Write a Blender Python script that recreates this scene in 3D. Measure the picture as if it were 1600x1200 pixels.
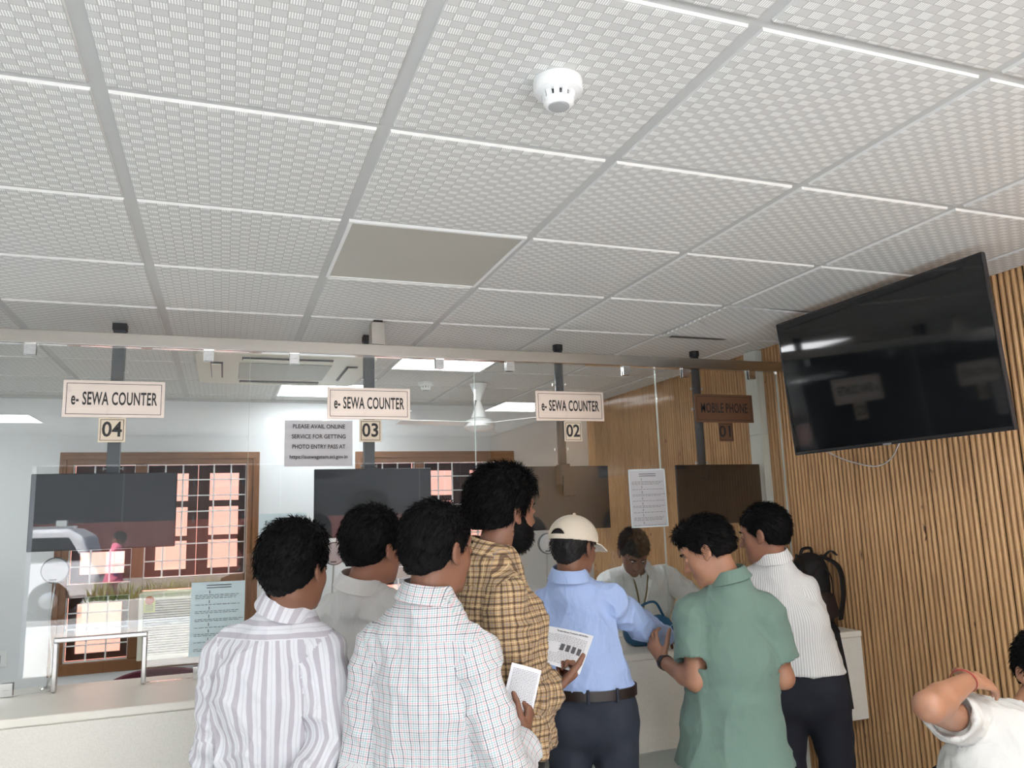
import bpy, bmesh, math, random
import numpy as np
import openvdb
from mathutils import Vector, Matrix
random.seed(7)
PI = math.pi
for o in list(bpy.data.objects):
    bpy.data.objects.remove(o)
SC = bpy.context.scene
COL = SC.collection

# ------------------------------------------------------------------ camera, light, exposure
def add_camera():
    yaw, pitch, roll = math.radians(20.38), math.radians(9.36), math.radians(-1.84)
    f = Vector((math.sin(yaw)*math.cos(pitch), math.cos(yaw)*math.cos(pitch), math.sin(pitch)))
    rt = Vector((math.cos(yaw), -math.sin(yaw), 0)); up = rt.cross(f)
    r2 = rt*math.cos(roll)+up*math.sin(roll); u2 = -rt*math.sin(roll)+up*math.cos(roll)
    cd = bpy.data.cameras.new('camera'); co = bpy.data.objects.new('camera', cd); COL.objects.link(co)
    m = Matrix((r2, u2, -f)).transposed().to_4x4(); m.translation = Vector((0, 0, 1.6)); co.matrix_world = m
    cd.sensor_width = 36; cd.lens = 1219.0/1600*36; cd.clip_start = .05; cd.clip_end = 300
    SC.camera = co
add_camera()
SC.view_settings.view_transform = 'Standard'; SC.view_settings.look = 'None'
SC.view_settings.exposure = 0.50; SC.view_settings.gamma = 1.0; SC.view_settings.use_curve_mapping = False
W = bpy.data.worlds.new('sky'); SC.world = W; W.use_nodes = True
_n = W.node_tree.nodes; _l = W.node_tree.links; _bg = _n['Background']
_sky = _n.new('ShaderNodeTexSky'); _sky.sky_type = 'NISHITA'; _sky.sun_disc = False
_sky.sun_elevation = math.radians(62); _sky.sun_rotation = math.radians(-50); _sky.air_density = 1.0; _sky.dust_density = 2.5; _sky.ozone_density = .6
_l.new(_sky.outputs[0], _bg.inputs[0]); _bg.inputs[1].default_value = 0.9
sun = bpy.data.lights.new('sun', 'SUN'); sun.energy = 26.0; sun.angle = math.radians(1.0); sun.color = (1, .99, .97)
so = bpy.data.objects.new('sun', sun); COL.objects.link(so)
so.rotation_euler = Vector((.40, -.32, -.86)).to_track_quat('-Z', 'Y').to_euler()
pl = bpy.data.lights.new('opening_portal', 'AREA'); pl.shape = 'RECTANGLE'; pl.size = 4.7; pl.size_y = 2.2; pl.cycles.is_portal = True
po = bpy.data.objects.new('opening_portal', pl); COL.objects.link(po); po.location = (.6, -1.72, 1.1); po.rotation_euler = (PI/2, 0, 0)
PANEL_E = 15.0
SC.cycles.use_denoising = True
SC.cycles.max_bounces = 10; SC.cycles.diffuse_bounces = 5; SC.cycles.transparent_max_bounces = 16; SC.cycles.sample_clamp_indirect = 8

# ------------------------------------------------------------------ tagging
def tag(o, label=None, cat=None, group=None, kind=None):
    if label: o['label'] = label
    if cat: o['category'] = cat
    if group: o['group'] = group
    if kind: o['kind'] = kind
    return o
def empty(name, loc, label, cat, group=None, rz=0):
    o = bpy.data.objects.new(name, None); COL.objects.link(o); o.location = loc; o.rotation_euler = (0, 0, rz); o.empty_display_size = .1
    tag(o, label, cat, group); return o
def copy_tree(o, parent=None):
    c = o.copy(); COL.objects.link(c)
    if parent: c.parent = parent
    for ch in [x for x in bpy.data.objects if x.parent == o]:
        copy_tree(ch, c)
    return c

# ------------------------------------------------------------------ materials
class N:
    def __init__(s, name):
        s.m = bpy.data.materials.new(name); s.m.use_nodes = True; s.t = s.m.node_tree; s.b = s.t.nodes['Principled BSDF']; s.out = s.t.nodes['Material Output']
    def nd(s, typ, **kw):
        n = s.t.nodes.new(typ)
        for k, v in kw.items(): setattr(n, k, v)
        return n
    def inp(s, sock, v):
        if v is None: return
        if hasattr(v, 'is_output') or isinstance(v, bpy.types.NodeSocket): s.t.links.new(v, sock)
        else: sock.default_value = v
    def math(s, op, a, b=None, c=None, clamp=False):
        n = s.nd('ShaderNodeMath', operation=op, use_clamp=clamp)
        s.inp(n.inputs[0], a); s.inp(n.inputs[1], b); s.inp(n.inputs[2], c); return n.outputs[0]
    def mix(s, f, a, b):
        n = s.nd('ShaderNodeMix', data_type='RGBA'); s.inp(n.inputs['Factor'], f)
        A = [i for i in n.inputs if i.type == 'RGBA']; s.inp(A[0], a if not isinstance(a, tuple) else (*a[:3], 1)); s.inp(A[1], b if not isinstance(b, tuple) else (*b[:3], 1))
        return [o for o in n.outputs if o.type == 'RGBA'][0]
    def coord(s, which='Object'):
        return s.nd('ShaderNodeTexCoord').outputs[which]
    def mapping(s, v, scale=(1, 1, 1), rot=(0, 0, 0)):
        n = s.nd('ShaderNodeMapping'); s.inp(n.inputs[0], v); n.inputs['Scale'].default_value = scale; n.inputs['Rotation'].default_value = rot; return n.outputs[0]
    def sep(s, v):
        n = s.nd('ShaderNodeSeparateXYZ'); s.inp(n.inputs[0], v); return n.outputs
    def noise(s, v, scale, detail=3, rough=.5, dist=0):
        n = s.nd('ShaderNodeTexNoise'); s.inp(n.inputs['Vector'], v); n.inputs['Scale'].default_value = scale; n.inputs['Detail'].default_value = detail
        n.inputs['Roughness'].default_value = rough; n.inputs['Distortion'].default_value = dist; return n.outputs['Fac']
    def ramp(s, f, lo, hi):
        n = s.nd('ShaderNodeMapRange'); s.inp(n.inputs[0], f); n.inputs[1].default_value = lo; n.inputs[2].default_value = hi; return n.outputs[0]
    def bump(s, h, strength=.3, dist=.01, prev=None):
        n = s.nd('ShaderNodeBump'); s.inp(n.inputs['Height'], h); n.inputs['Strength'].default_value = strength; n.inputs['Distance'].default_value = dist
        if prev: s.inp(n.inputs['Normal'], prev)
        return n.outputs[0]
    def set(s, color=None, rough=None, metal=None, normal=None, spec=None, coat=None, sheen=None):
        b = s.b
        if color is not None: s.inp(b.inputs['Base Color'], (*color[:3], 1) if isinstance(color, tuple) else color)
        if rough is not None: s.inp(b.inputs['Roughness'], rough)
        if metal is not None: b.inputs['Metallic'].default_value = metal
        if normal is not None: s.inp(b.inputs['Normal'], normal)
        if spec is not None: b.inputs['Specular IOR Level'].default_value = spec
        if coat is not None: b.inputs['Coat Weight'].default_value = coat
        if sheen is not None: b.inputs['Sheen Weight'].default_value = sheen
        return s.m
    # stripe: 1 inside a band [c-w/2, c+w/2] of a coordinate with a period (all in metres)
    def band(s, x, period, c, w):
        t = s.math('FLOORED_MODULO', s.math('SUBTRACT', x, c-period/2), period)
        d = s.math('ABSOLUTE', s.math('SUBTRACT', t, period/2))
        return s.ramp(d, w/2+.0004, w/2-.0004)
def srgb(r, g, b):
    f = lambda c: ((c/255)/12.92 if c/255 <= .04045 else ((c/255+.055)/1.055)**2.4)
    return (f(r), f(g), f(b))
def plain(name, col, rough=.5, metal=0, var=.06, bump=0, scale=30, **kw):
    n = N(name); v = n.coord()
    if metal > .5 and var < .001: c = col
    else:
        f = n.noise(v, scale, 4); c = n.mix(f, tuple(max(0, x*(1-var)) for x in col), tuple(min(1, x*(1+var)) for x in col))
    nm = n.bump(n.noise(v, scale*4, 3), bump, .002) if bump else None
    return n.set(c, rough, metal, nm, **kw)
def emit(name, col, e):
    n = N(name); n.set((0.8, .8, .8), .5); n.b.inputs['Emission Color'].default_value = (*col, 1); n.b.inputs['Emission Strength'].default_value = e; return n.m

M = {}
M['wall'] = plain('white_paint', srgb(222, 226, 228), .7, var=.02, bump=.05, scale=8)
M['tbar'] = plain('grid_bar_paint', srgb(188, 190, 188), .45, var=.02)
M['dark'] = plain('dark_void', (.01, .01, .01), .9)
M['black'] = plain('black_plastic', (.012, .012, .013), .45)
M['bolt'] = plain('dark_bolt', (.05, .05, .055), .4)
M['pole'] = plain('dark_grey_paint', srgb(66, 72, 78), .45, var=.05)
M['polecap'] = plain('black_paint', srgb(30, 31, 33), .5, var=.05)
M['chrome'] = plain('chrome', (.75, .75, .75), .12, 1, var=0)
M['alum'] = plain('brushed_aluminium', (.55, .55, .54), .35, 1, var=.04, scale=60)
M['white_plastic'] = plain('white_plastic', srgb(232, 234, 233), .35, var=.01)
M['cream_plastic'] = plain('cream_plastic', srgb(222, 220, 206), .4, var=.02)
M['grey_plastic'] = plain('grey_plastic', srgb(168, 170, 170), .45, var=.02)
M['post_white'] = plain('white_post_paint', srgb(205, 212, 205), .5, var=.03, scale=6)
M['black_text'] = plain('black_ink', (.012, .012, .012), .5)
M['paper'] = plain('white_paper', srgb(226, 228, 232), .6, var=.015, scale=12)
M['paper_blue'] = plain('pale_blue_paper', srgb(196, 214, 218), .5, var=.02, scale=12)
M['paper_grey'] = plain('laminated_paper', srgb(200, 200, 203), .35, var=.03, scale=9)
M['laminate_edge'] = plain('clear_laminate_edge', srgb(220, 232, 235), .2, var=.01)
M['unlit'] = plain('unlit_panel_diffuser', srgb(176, 176, 166), .45, var=.05, scale=3)
M['led'] = emit('lit_panel_diffuser', (.96, .98, 1), PANEL_E)
M['led_back'] = emit('lit_panel_diffuser_cool', (.96, .98, 1), PANEL_E*.6)
M['grille_rim'] = plain('dark_grey_rim', srgb(98, 98, 98), .4, var=.03)
M['maroon'] = plain('maroon_fabric', srgb(90, 30, 48), .8, var=.1)
M['salmon'] = plain('salmon_plaster', srgb(208, 140, 118), .9, var=.06, scale=5)
M['asphalt'] = plain('asphalt', srgb(130, 128, 126), .9, var=.12, bump=.3, scale=6)
M['paving'] = plain('pale_paving', srgb(200, 197, 190), .85, var=.08, scale=4)
M['block'] = plain('grey_office_plaster', srgb(150, 150, 146), .9, var=.05, scale=2)
M['tint'] = plain('tinted_office_glazing', srgb(18, 22, 28), .4, var=.08, scale=1)
M['redwall'] = plain('red_sandstone', srgb(104, 54, 48), .9, var=.1, scale=3)
M['leaf'] = plain('leaf_green', srgb(98, 120, 52), .6, var=.35, scale=8)
M['tree'] = plain('tree_green', srgb(52, 66, 40), .8, var=.4, scale=2)
M['car_white'] = plain('car_white_paint', (.8, .8, .8), .25, var=0, coat=.6)
M['car_glass'] = plain('car_dark_glass', (.02, .025, .03), .08, var=0)
M['rubber'] = plain('rubber', (.02, .02, .02), .8)
M['pink'] = plain('pink_cotton', srgb(224, 120, 140), .8, var=.1)
M['purple'] = plain('purple_cotton', srgb(120, 96, 150), .8, var=.1)
M['denim'] = plain('dark_denim', srgb(22, 25, 36), .85, var=.3, bump=.2, scale=120)
M['navy_trouser'] = plain('dark_slate_trousers', srgb(40, 46, 58), .8, var=.08, bump=.1, scale=60)
M['black_trouser'] = plain('black_trousers', srgb(16, 16, 18), .85, var=.1)
M['cream_trouser'] = plain('cream_cotton', srgb(214, 208, 188), .8, var=.04)
M['leather'] = plain('brown_leather', srgb(38, 27, 22), .4, var=.1)
M['cap'] = plain('beige_cap_cotton', srgb(214, 203, 184), .85, var=.04, bump=.15, scale=150)
M['blue_bag'] = plain('teal_blue_bag_fabric', srgb(24, 78, 112), .55, var=.1, bump=.1, scale=60)
M['bag_thread'] = plain('pale_stitching', srgb(150, 180, 200), .7)
M['pack'] = plain('black_nylon', srgb(15, 14, 14), .7, var=.2, bump=.2, scale=90)
M['pack_trim'] = plain('dark_brown_nylon', srgb(40, 26, 20), .7, var=.2)
M['thread_orange'] = plain('orange_thread', srgb(236, 120, 40), .6)
M['thread_red'] = plain('red_thread', srgb(150, 60, 55), .6)
M['lanyard'] = plain('khaki_lanyard', srgb(120, 104, 60), .7)
M['steel_bench'] = plain('perforated_steel', (.45, .45, .46), .35, 1, var=0)

def floor_mat():
    n = N('vitrified_floor_tiles'); v = n.coord(); x, y, z = n.sep(v)
    g = n.math('MAXIMUM', n.band(x, .6, 0, .004), n.band(y, .6, 0, .004))
    c = n.mix(n.noise(v, 2.5, 5), srgb(208, 206, 200), srgb(220, 218, 213)); c = n.mix(g, c, srgb(120, 114, 104))
    return n.set(c, .18)
M['floor'] = floor_mat()

def ceil_mat():                       # PVC tile: chequer of smooth and finely ribbed little squares
    n = N('ribbed_chequer_ceiling_tile'); v = n.coord(); x, y, z = n.sep(v)
    p = .0286
    ix = n.math('FLOOR', n.math('DIVIDE', x, p)); iy = n.math('FLOOR', n.math('DIVIDE', y, p*.72))
    chk = n.math('FLOORED_MODULO', n.math('ADD', ix, iy), 2.0)
    rib = n.math('GREATER_THAN', n.math('FLOORED_MODULO', x, p/6), p/12)
    edge = n.math('MAXIMUM', n.band(x, p, 0, .0016), n.band(y, p*.72, 0, .0016))
    smooth = srgb(203, 204, 201); ribc = n.mix(rib, srgb(198, 199, 196), srgb(250, 251, 248))
    c = n.mix(chk, smooth, ribc); c = n.mix(n.math('MULTIPLY', edge, .7), c, srgb(160, 161, 158))  # tone contrast and dark edges: tile print plus painted relief shading
    h = n.math('MULTIPLY', chk, n.math('ADD', n.math('MULTIPLY', rib, .6), .4))
    return n.set(c, .55, normal=n.bump(h, .5, .0014))
M['ctile'] = ceil_mat()

def wood_slat_mat():
    n = N('fluted_wood_panel'); v = n.coord(); x, y, z = n.sep(v)
    wn = n.nd('ShaderNodeTexWhiteNoise', noise_dimensions='1D'); n.inp(wn.inputs['W'], n.math('FLOOR', n.math('DIVIDE', y, .0275)))
    g = n.noise(n.mapping(v, (30, 55, 3.0)), 1.0, 6, .6, 1.2); g2 = n.noise(n.mapping(v, (60, 260, 7)), 1.0, 4, .6)
    c = n.mix(n.ramp(g, .3, .7), srgb(208, 168, 120), srgb(176, 134, 92)); c = n.mix(n.math('MULTIPLY', n.ramp(g2, .45, .75), .5), c, srgb(130, 90, 58))
    c = n.mix(n.math('MULTIPLY', wn.outputs[0], .35), c, srgb(214, 174, 124))
    kn = n.noise(n.mapping(v, (8, 30, 9)), 1.3, 2); c = n.mix(n.ramp(kn, .72, .78), c, srgb(90, 58, 38))
    return n.set(c, .45, normal=n.bump(g2, .15, .001))
M['slat'] = wood_slat_mat()
def wood_frame_mat(name, a, b):
    n = N(name); v = n.coord(); g = n.noise(n.mapping(v, (14, 14, 2.2)), 1.0, 5, .6, 1.0)
    return n.set(n.mix(g, srgb(*a), srgb(*b)), .4, normal=n.bump(g, .1, .001))
M['teak'] = wood_frame_mat('varnished_teak_frame', (104, 66, 36), (142, 98, 60))
M['shutter'] = wood_frame_mat('dark_shutter_wood', (50, 30, 20), (86, 54, 36))
def steel_mat():
    n = N('satin_stainless_steel'); v = n.coord(); g = n.noise(n.mapping(v, (2, 200, 200)), 1.0, 3)
    return n.set(n.mix(g, (.50, .47, .43), (.60, .57, .52)), .22, 1.0)
M['steel'] = steel_mat()
def sign_mat():
    n = N('brushed_sign_steel'); v = n.coord(); g = n.noise(n.mapping(v, (3, 200, 200)), 1.0, 3); s = n.noise(v, 16, 3)
    c = n.mix(g, (.60, .53, .47), (.70, .62, .55)); c = n.mix(n.math('MULTIPLY', n.ramp(s, .62, .8), .4), c, (.42, .36, .30))
    return n.set(c, .38, .75)
M['sign'] = sign_mat()
def counter_mat():
    n = N('speckled_cream_laminate'); v = n.coord(); s = n.noise(v, 260, 2, .6)
    c = n.mix(n.ramp(s, .3, .7), srgb(214, 211, 200), srgb(226, 223, 213)); return n.set(c, .35)
M['counter'] = counter_mat()
M['countertop'] = plain('polished_cream_top', srgb(226, 222, 210), .30, var=.03, scale=20)
def glass_mat(name, tint, ior, rough=0.0):
    n = N(name); t = n.t
    tr = n.nd('ShaderNodeBsdfTransparent'); tr.inputs[0].default_value = (*tint, 1)
    gl = n.nd('ShaderNodeBsdfGlossy'); gl.inputs[0].default_value = (1, 1, 1, 1); gl.inputs['Roughness'].default_value = rough
    fr = n.nd('ShaderNodeFresnel'); fr.inputs[0].default_value = ior
    mx = n.nd('ShaderNodeMixShader'); t.links.new(fr.outputs[0], mx.inputs[0]); t.links.new(tr.outputs[0], mx.inputs[1]); t.links.new(gl.outputs[0], mx.inputs[2])
    t.links.new(mx.outputs[0], n.out.inputs[0]); return n.m
M['glass'] = glass_mat('clear_toughened_glass', (.975, .985, .98), 1.5)
M['glass_edge'] = plain('polished_glass_edge', srgb(196, 210, 204), .15, var=.02)
M['screen'] = plain('glossy_black_screen', (.006, .007, .008), .06, var=0, spec=.6)
M['monitor'] = plain('matt_screen', srgb(30, 36, 42), .35, var=.1, scale=3)
M['monitor_brown'] = plain('matt_brown_black_screen', srgb(22, 15, 10), .35, var=.1, scale=3)
def skin_mat(name, col):
    n = N(name); v = n.coord(); f = n.noise(v, 9, 4); f2 = n.noise(v, 260, 2)
    c = n.mix(f, tuple(x*.86 for x in col), tuple(min(1, x*1.12) for x in col))
    m = n.set(c, .5, normal=n.bump(f2, .08, .0006)); n.b.inputs['Subsurface Weight'].default_value = .08; n.b.inputs['Subsurface Radius'].default_value = (.01, .004, .002); return m
SK = {'a': skin_mat('brown_skin', srgb(150, 104, 82)), 'b': skin_mat('dark_brown_skin', srgb(128, 88, 68)), 'c': skin_mat('light_brown_skin', srgb(166, 120, 94))}
M['hair'] = N('black_hair').set((.003, .0028, .003), .65, spec=.12)
M['hair_grey'] = N('greying_hair').set((.012, .011, .011), .55, spec=.3)
M['eye_white'] = plain('eye_white', srgb(225, 220, 214), .2, var=0)

def cloth(name, base, pattern=None, rough=.82, wr=.6, fine=.12):
    n = N(name); uvn = n.nd('ShaderNodeUVMap'); uvn.uv_map = 'cloth'; u, v, _ = n.sep(uvn.outputs[0])
    c = (*base, 1) if isinstance(base, tuple) else base
    h = None
    if pattern: c, h = pattern(n, u, v)
    P = n.coord()
    w = n.noise(n.mapping(P, (9, 9, 4)), 1.0, 4, .55, 1.5)
    weave = n.noise(P, 700, 1)
    nm = n.bump(w, wr, .02); nm = n.bump(weave, fine, .0006, nm)
    if h is not None: nm = n.bump(h, .5, .0015, nm)
    return n.set(c, rough, normal=nm, sheen=.1, spec=.25)
def p_stripes(n, u, v):
    a = n.band(u, .034, .009, .0135); b = n.band(u, .034, .0265, .003); c = n.mix(n.math('MULTIPLY', a, .9), srgb(212, 213, 216), srgb(176, 171, 178))
    return n.mix(n.math('MULTIPLY', b, .35), c, srgb(176, 172, 182)), None
def p_check(n, u, v):
    c = srgb(210, 211, 210)
    for x in (u, v):
        for per, off, w, col, s in ((.0215, .002, .0016, srgb(46, 54, 80), .9 if x is u else .6), (.0215, .0072, .0014, srgb(208, 130, 140), .65), (.0215, .0125, .0020, srgb(120, 170, 176), .6), (.0215, .0178, .0012, srgb(110, 110, 124), .5)):
            c = n.mix(n.math('MULTIPLY', n.band(x, per, off, w), s), c, col)
    return c, None
def p_plaid(n, u, v):
    c = srgb(176, 148, 110)
    for x in (u, v):
        for per, off, w, col, s in ((.033, .005, .0055, srgb(62, 44, 38), .72), (.033, .0215, .003, srgb(80, 56, 44), .65), (.033, .0133, .0018, srgb(224, 200, 160), .6), (.033, .0290, .0018, srgb(110, 120, 140), .5)):
            c = n.mix(n.math('MULTIPLY', n.band(x, per, off, w), s), c, col)
    return c, None
def p_ribs(n, u, v):
    t = n.math('SINE', n.math('MULTIPLY', u, 2*PI/.0095)); t = n.math('ADD', n.math('MULTIPLY', t, .5), .5)
    return n.mix(t, srgb(200, 200, 198), srgb(236, 236, 234)), t  # shade between the ribs painted into the colour, on top of the bump
CL = {
 'stripe': cloth('white_grey_striped_cotton', (1, 1, 1), p_stripes), 'check': cloth('white_fine_check_cotton', (1, 1, 1), p_check),
 'plaid': cloth('tan_plaid_cotton', (1, 1, 1), p_plaid), 'rib': cloth('white_ribbed_knit', (1, 1, 1), p_ribs, wr=.2),
 'blue': cloth('light_blue_cotton', srgb(166, 187, 228)), 'sage': cloth('sage_green_pique', srgb(112, 136, 125), wr=.3),
 'white': cloth('off_white_cotton', srgb(206, 205, 202)), 'tee': cloth('white_t_shirt_cotton', srgb(204, 203, 198)), 'staff': cloth('pale_white_uniform_cotton', srgb(214, 218, 218)),
}

# ------------------------------------------------------------------ mesh helpers
def finish(name, bm, mats, parent=None, smooth=False, bevel=0, autosmooth=None):
    me = bpy.data.meshes.new(name)
    bmesh.ops.recalc_face_normals(bm, faces=bm.faces[:])
    bm.to_mesh(me); bm.free()
    for m in (mats if isinstance(mats, (list, tuple)) else [mats]): me.materials.append(m)
    o = bpy.data.objects.new(name, me); COL.objects.link(o)
    if parent: o.parent = parent
    if smooth:
        me.polygons.foreach_set('use_smooth', [True]*len(me.polygons))
        if autosmooth: me.set_sharp_from_angle(angle=math.radians(autosmooth))
    if bevel:
        md = o.modifiers.new('bevel', 'BEVEL'); md.width = bevel; md.segments = 2; md.limit_method = 'ANGLE'; md.angle_limit = math.radians(40)
    return o
def B(bm, x0, x1, y0, y1, z0, z1, mi=0):
    vs = [bm.verts.new(p) for p in ((x0, y0, z0), (x1, y0, z0), (x1, y1, z0), (x0, y1, z0), (x0, y0, z1), (x1, y0, z1), (x1, y1, z1), (x0, y1, z1))]
    for f in ((0, 3, 2, 1), (4, 5, 6, 7), (0, 1, 5, 4), (1, 2, 6, 5), (2, 3, 7, 6), (3, 0, 4, 7)):
        fc = bm.faces.new([vs[i] for i in f]); fc.material_index = mi
    return vs
def box(name, x0, x1, y0, y1, z0, z1, mat, parent=None, bevel=0):
    bm = bmesh.new(); B(bm, x0, x1, y0, y1, z0, z1); return finish(name, bm, mat, parent, bevel=bevel)
def prism(bm, pts, axis, a, b, mi=0):
    """closed polygon pts (2D) extruded along axis ('x','y','z') from a to b"""
    def P(p, t): return {'x': (t, p[0], p[1]), 'y': (p[0], t, p[1]), 'z': (p[0], p[1], t)}[axis]
    v0 = [bm.verts.new(P(p, a)) for p in pts]; v1 = [bm.verts.new(P(p, b)) for p in pts]; n = len(pts)
    fs = [bm.faces.new(v0), bm.faces.new(v1)]
    for i in range(n): fs.append(bm.faces.new((v0[i], v0[(i+1) % n], v1[(i+1) % n], v1[i])))
    for f in fs: f.material_index = mi
def lathe(bm, prof, c=(0, 0, 0), seg=40, axis='z', mi=0):
    rings = []
    for r, h in prof:
        ring = []
        for i in range(seg):
            a = 2*PI*i/seg; x, y = r*math.cos(a), r*math.sin(a)
            p = {'z': (x, y, h), 'y': (x, h, y), 'x': (h, x, y)}[axis]
            ring.append(bm.verts.new((c[0]+p[0], c[1]+p[1], c[2]+p[2])))
        rings.append(ring)
    for k in range(len(rings)-1):
        for i in range(seg):
            f = bm.faces.new((rings[k][i], rings[k][(i+1) % seg], rings[k+1][(i+1) % seg], rings[k+1][i])); f.material_index = mi
    for r in (rings[0], rings[-1]):
        f = bm.faces.new(r); f.material_index = mi
def catmull(pts, sub=6):
    P = [Vector(p) for p in pts]; P = [2*P[0]-P[1]]+P+[2*P[-1]-P[-2]]; out = []
    for i in range(1, len(P)-2):
        for k in range(sub):
            t = k/sub; a, b, c, d = P[i-1:i+3]
            out.append(.5*((2*b)+(c-a)*t+(2*a-5*b+4*c-d)*t*t+(3*b-a-3*c+d)*t**3))
    out.append(P[-2]); return out
def tube(bm, pts, r, seg=10, mi=0, smooth_path=True):
    P = catmull(pts) if smooth_path and len(pts) > 2 else [Vector(p) for p in pts]
    rings = []; X = None
    for i, p in enumerate(P):
        T = (P[min(i+1, len(P)-1)]-P[max(i-1, 0)]).normalized()
        if X is None: X = T.orthogonal().normalized()
        X = (X-T*X.dot(T)).normalized(); Y = T.cross(X)
        rr = r if not isinstance(r, (tuple, list)) else r[0]+(r[1]-r[0])*i/(len(P)-1)
        rings.append([bm.verts.new(p+(X*math.cos(2*PI*k/seg)+Y*math.sin(2*PI*k/seg))*rr) for k in range(seg)])
    for a, b in zip(rings, rings[1:]):
        for k in range(seg):
            f = bm.faces.new((a[k], a[(k+1) % seg], b[(k+1) % seg], b[k])); f.material_index = mi
    bm.faces.new(rings[0]); bm.faces.new(rings[-1])
def ribbon(bm, pts, w, th, side):
    """flat strap following pts; side = width direction"""
    P = catmull(pts); S = Vector(side).normalized(); rings = []
    for i, p in enumerate(P):
        T = (P[min(i+1, len(P)-1)]-P[max(i-1, 0)]).normalized(); Nn = T.cross(S).normalized(); Sx = Nn.cross(T).normalized()
        rings.append([bm.verts.new(p+Sx*a*w/2+Nn*b*th/2) for a, b in ((-1, -1), (1, -1), (1, 1), (-1, 1))])
    for a, b in zip(rings, rings[1:]):
        for k in range(4): bm.faces.new((a[k], a[(k+1) % 4], b[(k+1) % 4], b[k]))
    bm.faces.new(rings[0]); bm.faces.new(rings[-1])
def text(name, s, size, mat, parent, loc, rot=(PI/2, 0, 0), fit=None, sx=1.0, bold=0.0, align='CENTER', depth=.0006, space=1.0):
    cu = bpy.data.curves.new(name, 'FONT'); cu.body = s; cu.size = size; cu.align_x = align; cu.align_y = 'CENTER'; cu.offset = bold; cu.extrude = depth; cu.space_character = space; cu.resolution_u = 3
    t = bpy.data.objects.new(name, cu); COL.objects.link(t)
    dg = bpy.context.evaluated_depsgraph_get(); me = bpy.data.meshes.new_from_object(t.evaluated_get(dg)); bpy.data.objects.remove(t); bpy.data.curves.remove(cu)
    xs_ = [v.co.x for v in me.vertices]
    if fit: sx = fit/(max(xs_)-min(xs_))
    me.name = name; me.transform(Matrix.Diagonal((sx, 1, 1, 1))); me.materials.clear(); me.materials.append(mat)
    o = bpy.data.objects.new(name, me); COL.objects.link(o); o.parent = parent; o.location = loc; o.rotation_euler = rot; return o
def struct(o): o['kind'] = 'structure'; return o

# ------------------------------------------------------------------ room shell
XL, XR, YF, YB, ZC = -3.3, 2.96, -1.7, 6.1, 2.5
struct(box('floor', XL-.2, XR+.2, YF-.2, YB+.2, -.12, 0, M['floor']))
struct(box('wall_left', XL-.2, XL, YF-.2, YB+.2, 0, 2.75, M['wall']))
bm = bmesh.new()
B(bm, XL, -1.75, YF-.2, YF, 0, 2.75); B(bm, -1.75, XR, YF-.2, YF, 2.2, 2.75); B(bm, 2.9, XR, YF-.2, YF, 0, 2.2)
struct(finish('wall_front', bm, M['wall']))
WIN = [(-1.056, .247), (.951, 2.258)]; WZ0, WZ1 = .63, 2.105
bm = bmesh.new()
B(bm, XL, XR, YB, YB+.2, 0, WZ0); B(bm, XL, XR, YB, YB+.2, WZ1, 2.75)
for a, b in ((XL, WIN[0][0]), (WIN[0][1], WIN[1][0]), (WIN[1][1], XR)): B(bm, a, b, YB, YB+.2, WZ0, WZ1)
struct(finish('wall_back', bm, M['wall']))
# fluted timber wall: rounded slats in groups of four
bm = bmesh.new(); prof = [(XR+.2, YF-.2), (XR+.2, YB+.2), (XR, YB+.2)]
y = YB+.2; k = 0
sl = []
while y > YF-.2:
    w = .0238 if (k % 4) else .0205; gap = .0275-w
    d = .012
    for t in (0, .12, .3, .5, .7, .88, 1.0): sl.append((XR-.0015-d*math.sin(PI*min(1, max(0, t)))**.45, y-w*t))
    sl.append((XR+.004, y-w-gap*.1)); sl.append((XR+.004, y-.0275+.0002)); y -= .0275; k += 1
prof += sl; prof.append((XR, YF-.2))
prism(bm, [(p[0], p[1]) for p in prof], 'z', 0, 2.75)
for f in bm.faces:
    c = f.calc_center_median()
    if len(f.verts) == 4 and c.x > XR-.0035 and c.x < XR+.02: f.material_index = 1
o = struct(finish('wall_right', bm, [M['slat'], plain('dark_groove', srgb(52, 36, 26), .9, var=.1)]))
# ceiling: bars + tegular tiles
GX, GY = -.267, 1.696
skip = {(1, 1): 'unlit', (1, 6): 'led', (2, 4): 'led', (-3, -4): 'led', (1, -4): 'led', (4, 2): 'loose', (-3, 0): 'led', (-3, 5): 'led', (4, -2): 'led', (2, -3): 'led'}  # entries after the loose tile: unseen panels added as fill light
bm = bmesh.new()
B(bm, XL, XR-.0165, YF, YB, 2.505, 2.62, 0)
i0, i1 = -6, 6; j0, j1 = -6, 8
def ctile(bm, xa, xb, ya, yb, z=2.497, mi=1):
    e = .006
    v = [bm.verts.new(p) for p in ((xa, ya, 2.506), (xb, ya, 2.506), (xb, yb, 2.506), (xa, yb, 2.506), (xa+e*.3, ya+e*.3, z+.001), (xb-e*.3, ya+e*.3, z+.001), (xb-e*.3, yb-e*.3, z+.001), (xa+e*.3, yb-e*.3, z+.001), (xa+e, ya+e, z), (xb-e, ya+e, z), (xb-e, yb-e, z), (xa+e, yb-e, z))]
    for a in (0, 4):
        for q in range(4):
            f = bm.faces.new((v[a+q], v[a+(q+1) % 4], v[a+4+(q+1) % 4], v[a+4+q])); f.material_index = mi if a else 2
    f = bm.faces.new(v[8:12]); f.material_index = mi
    bm.faces.new(v[0:4]).material_index = 2
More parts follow.
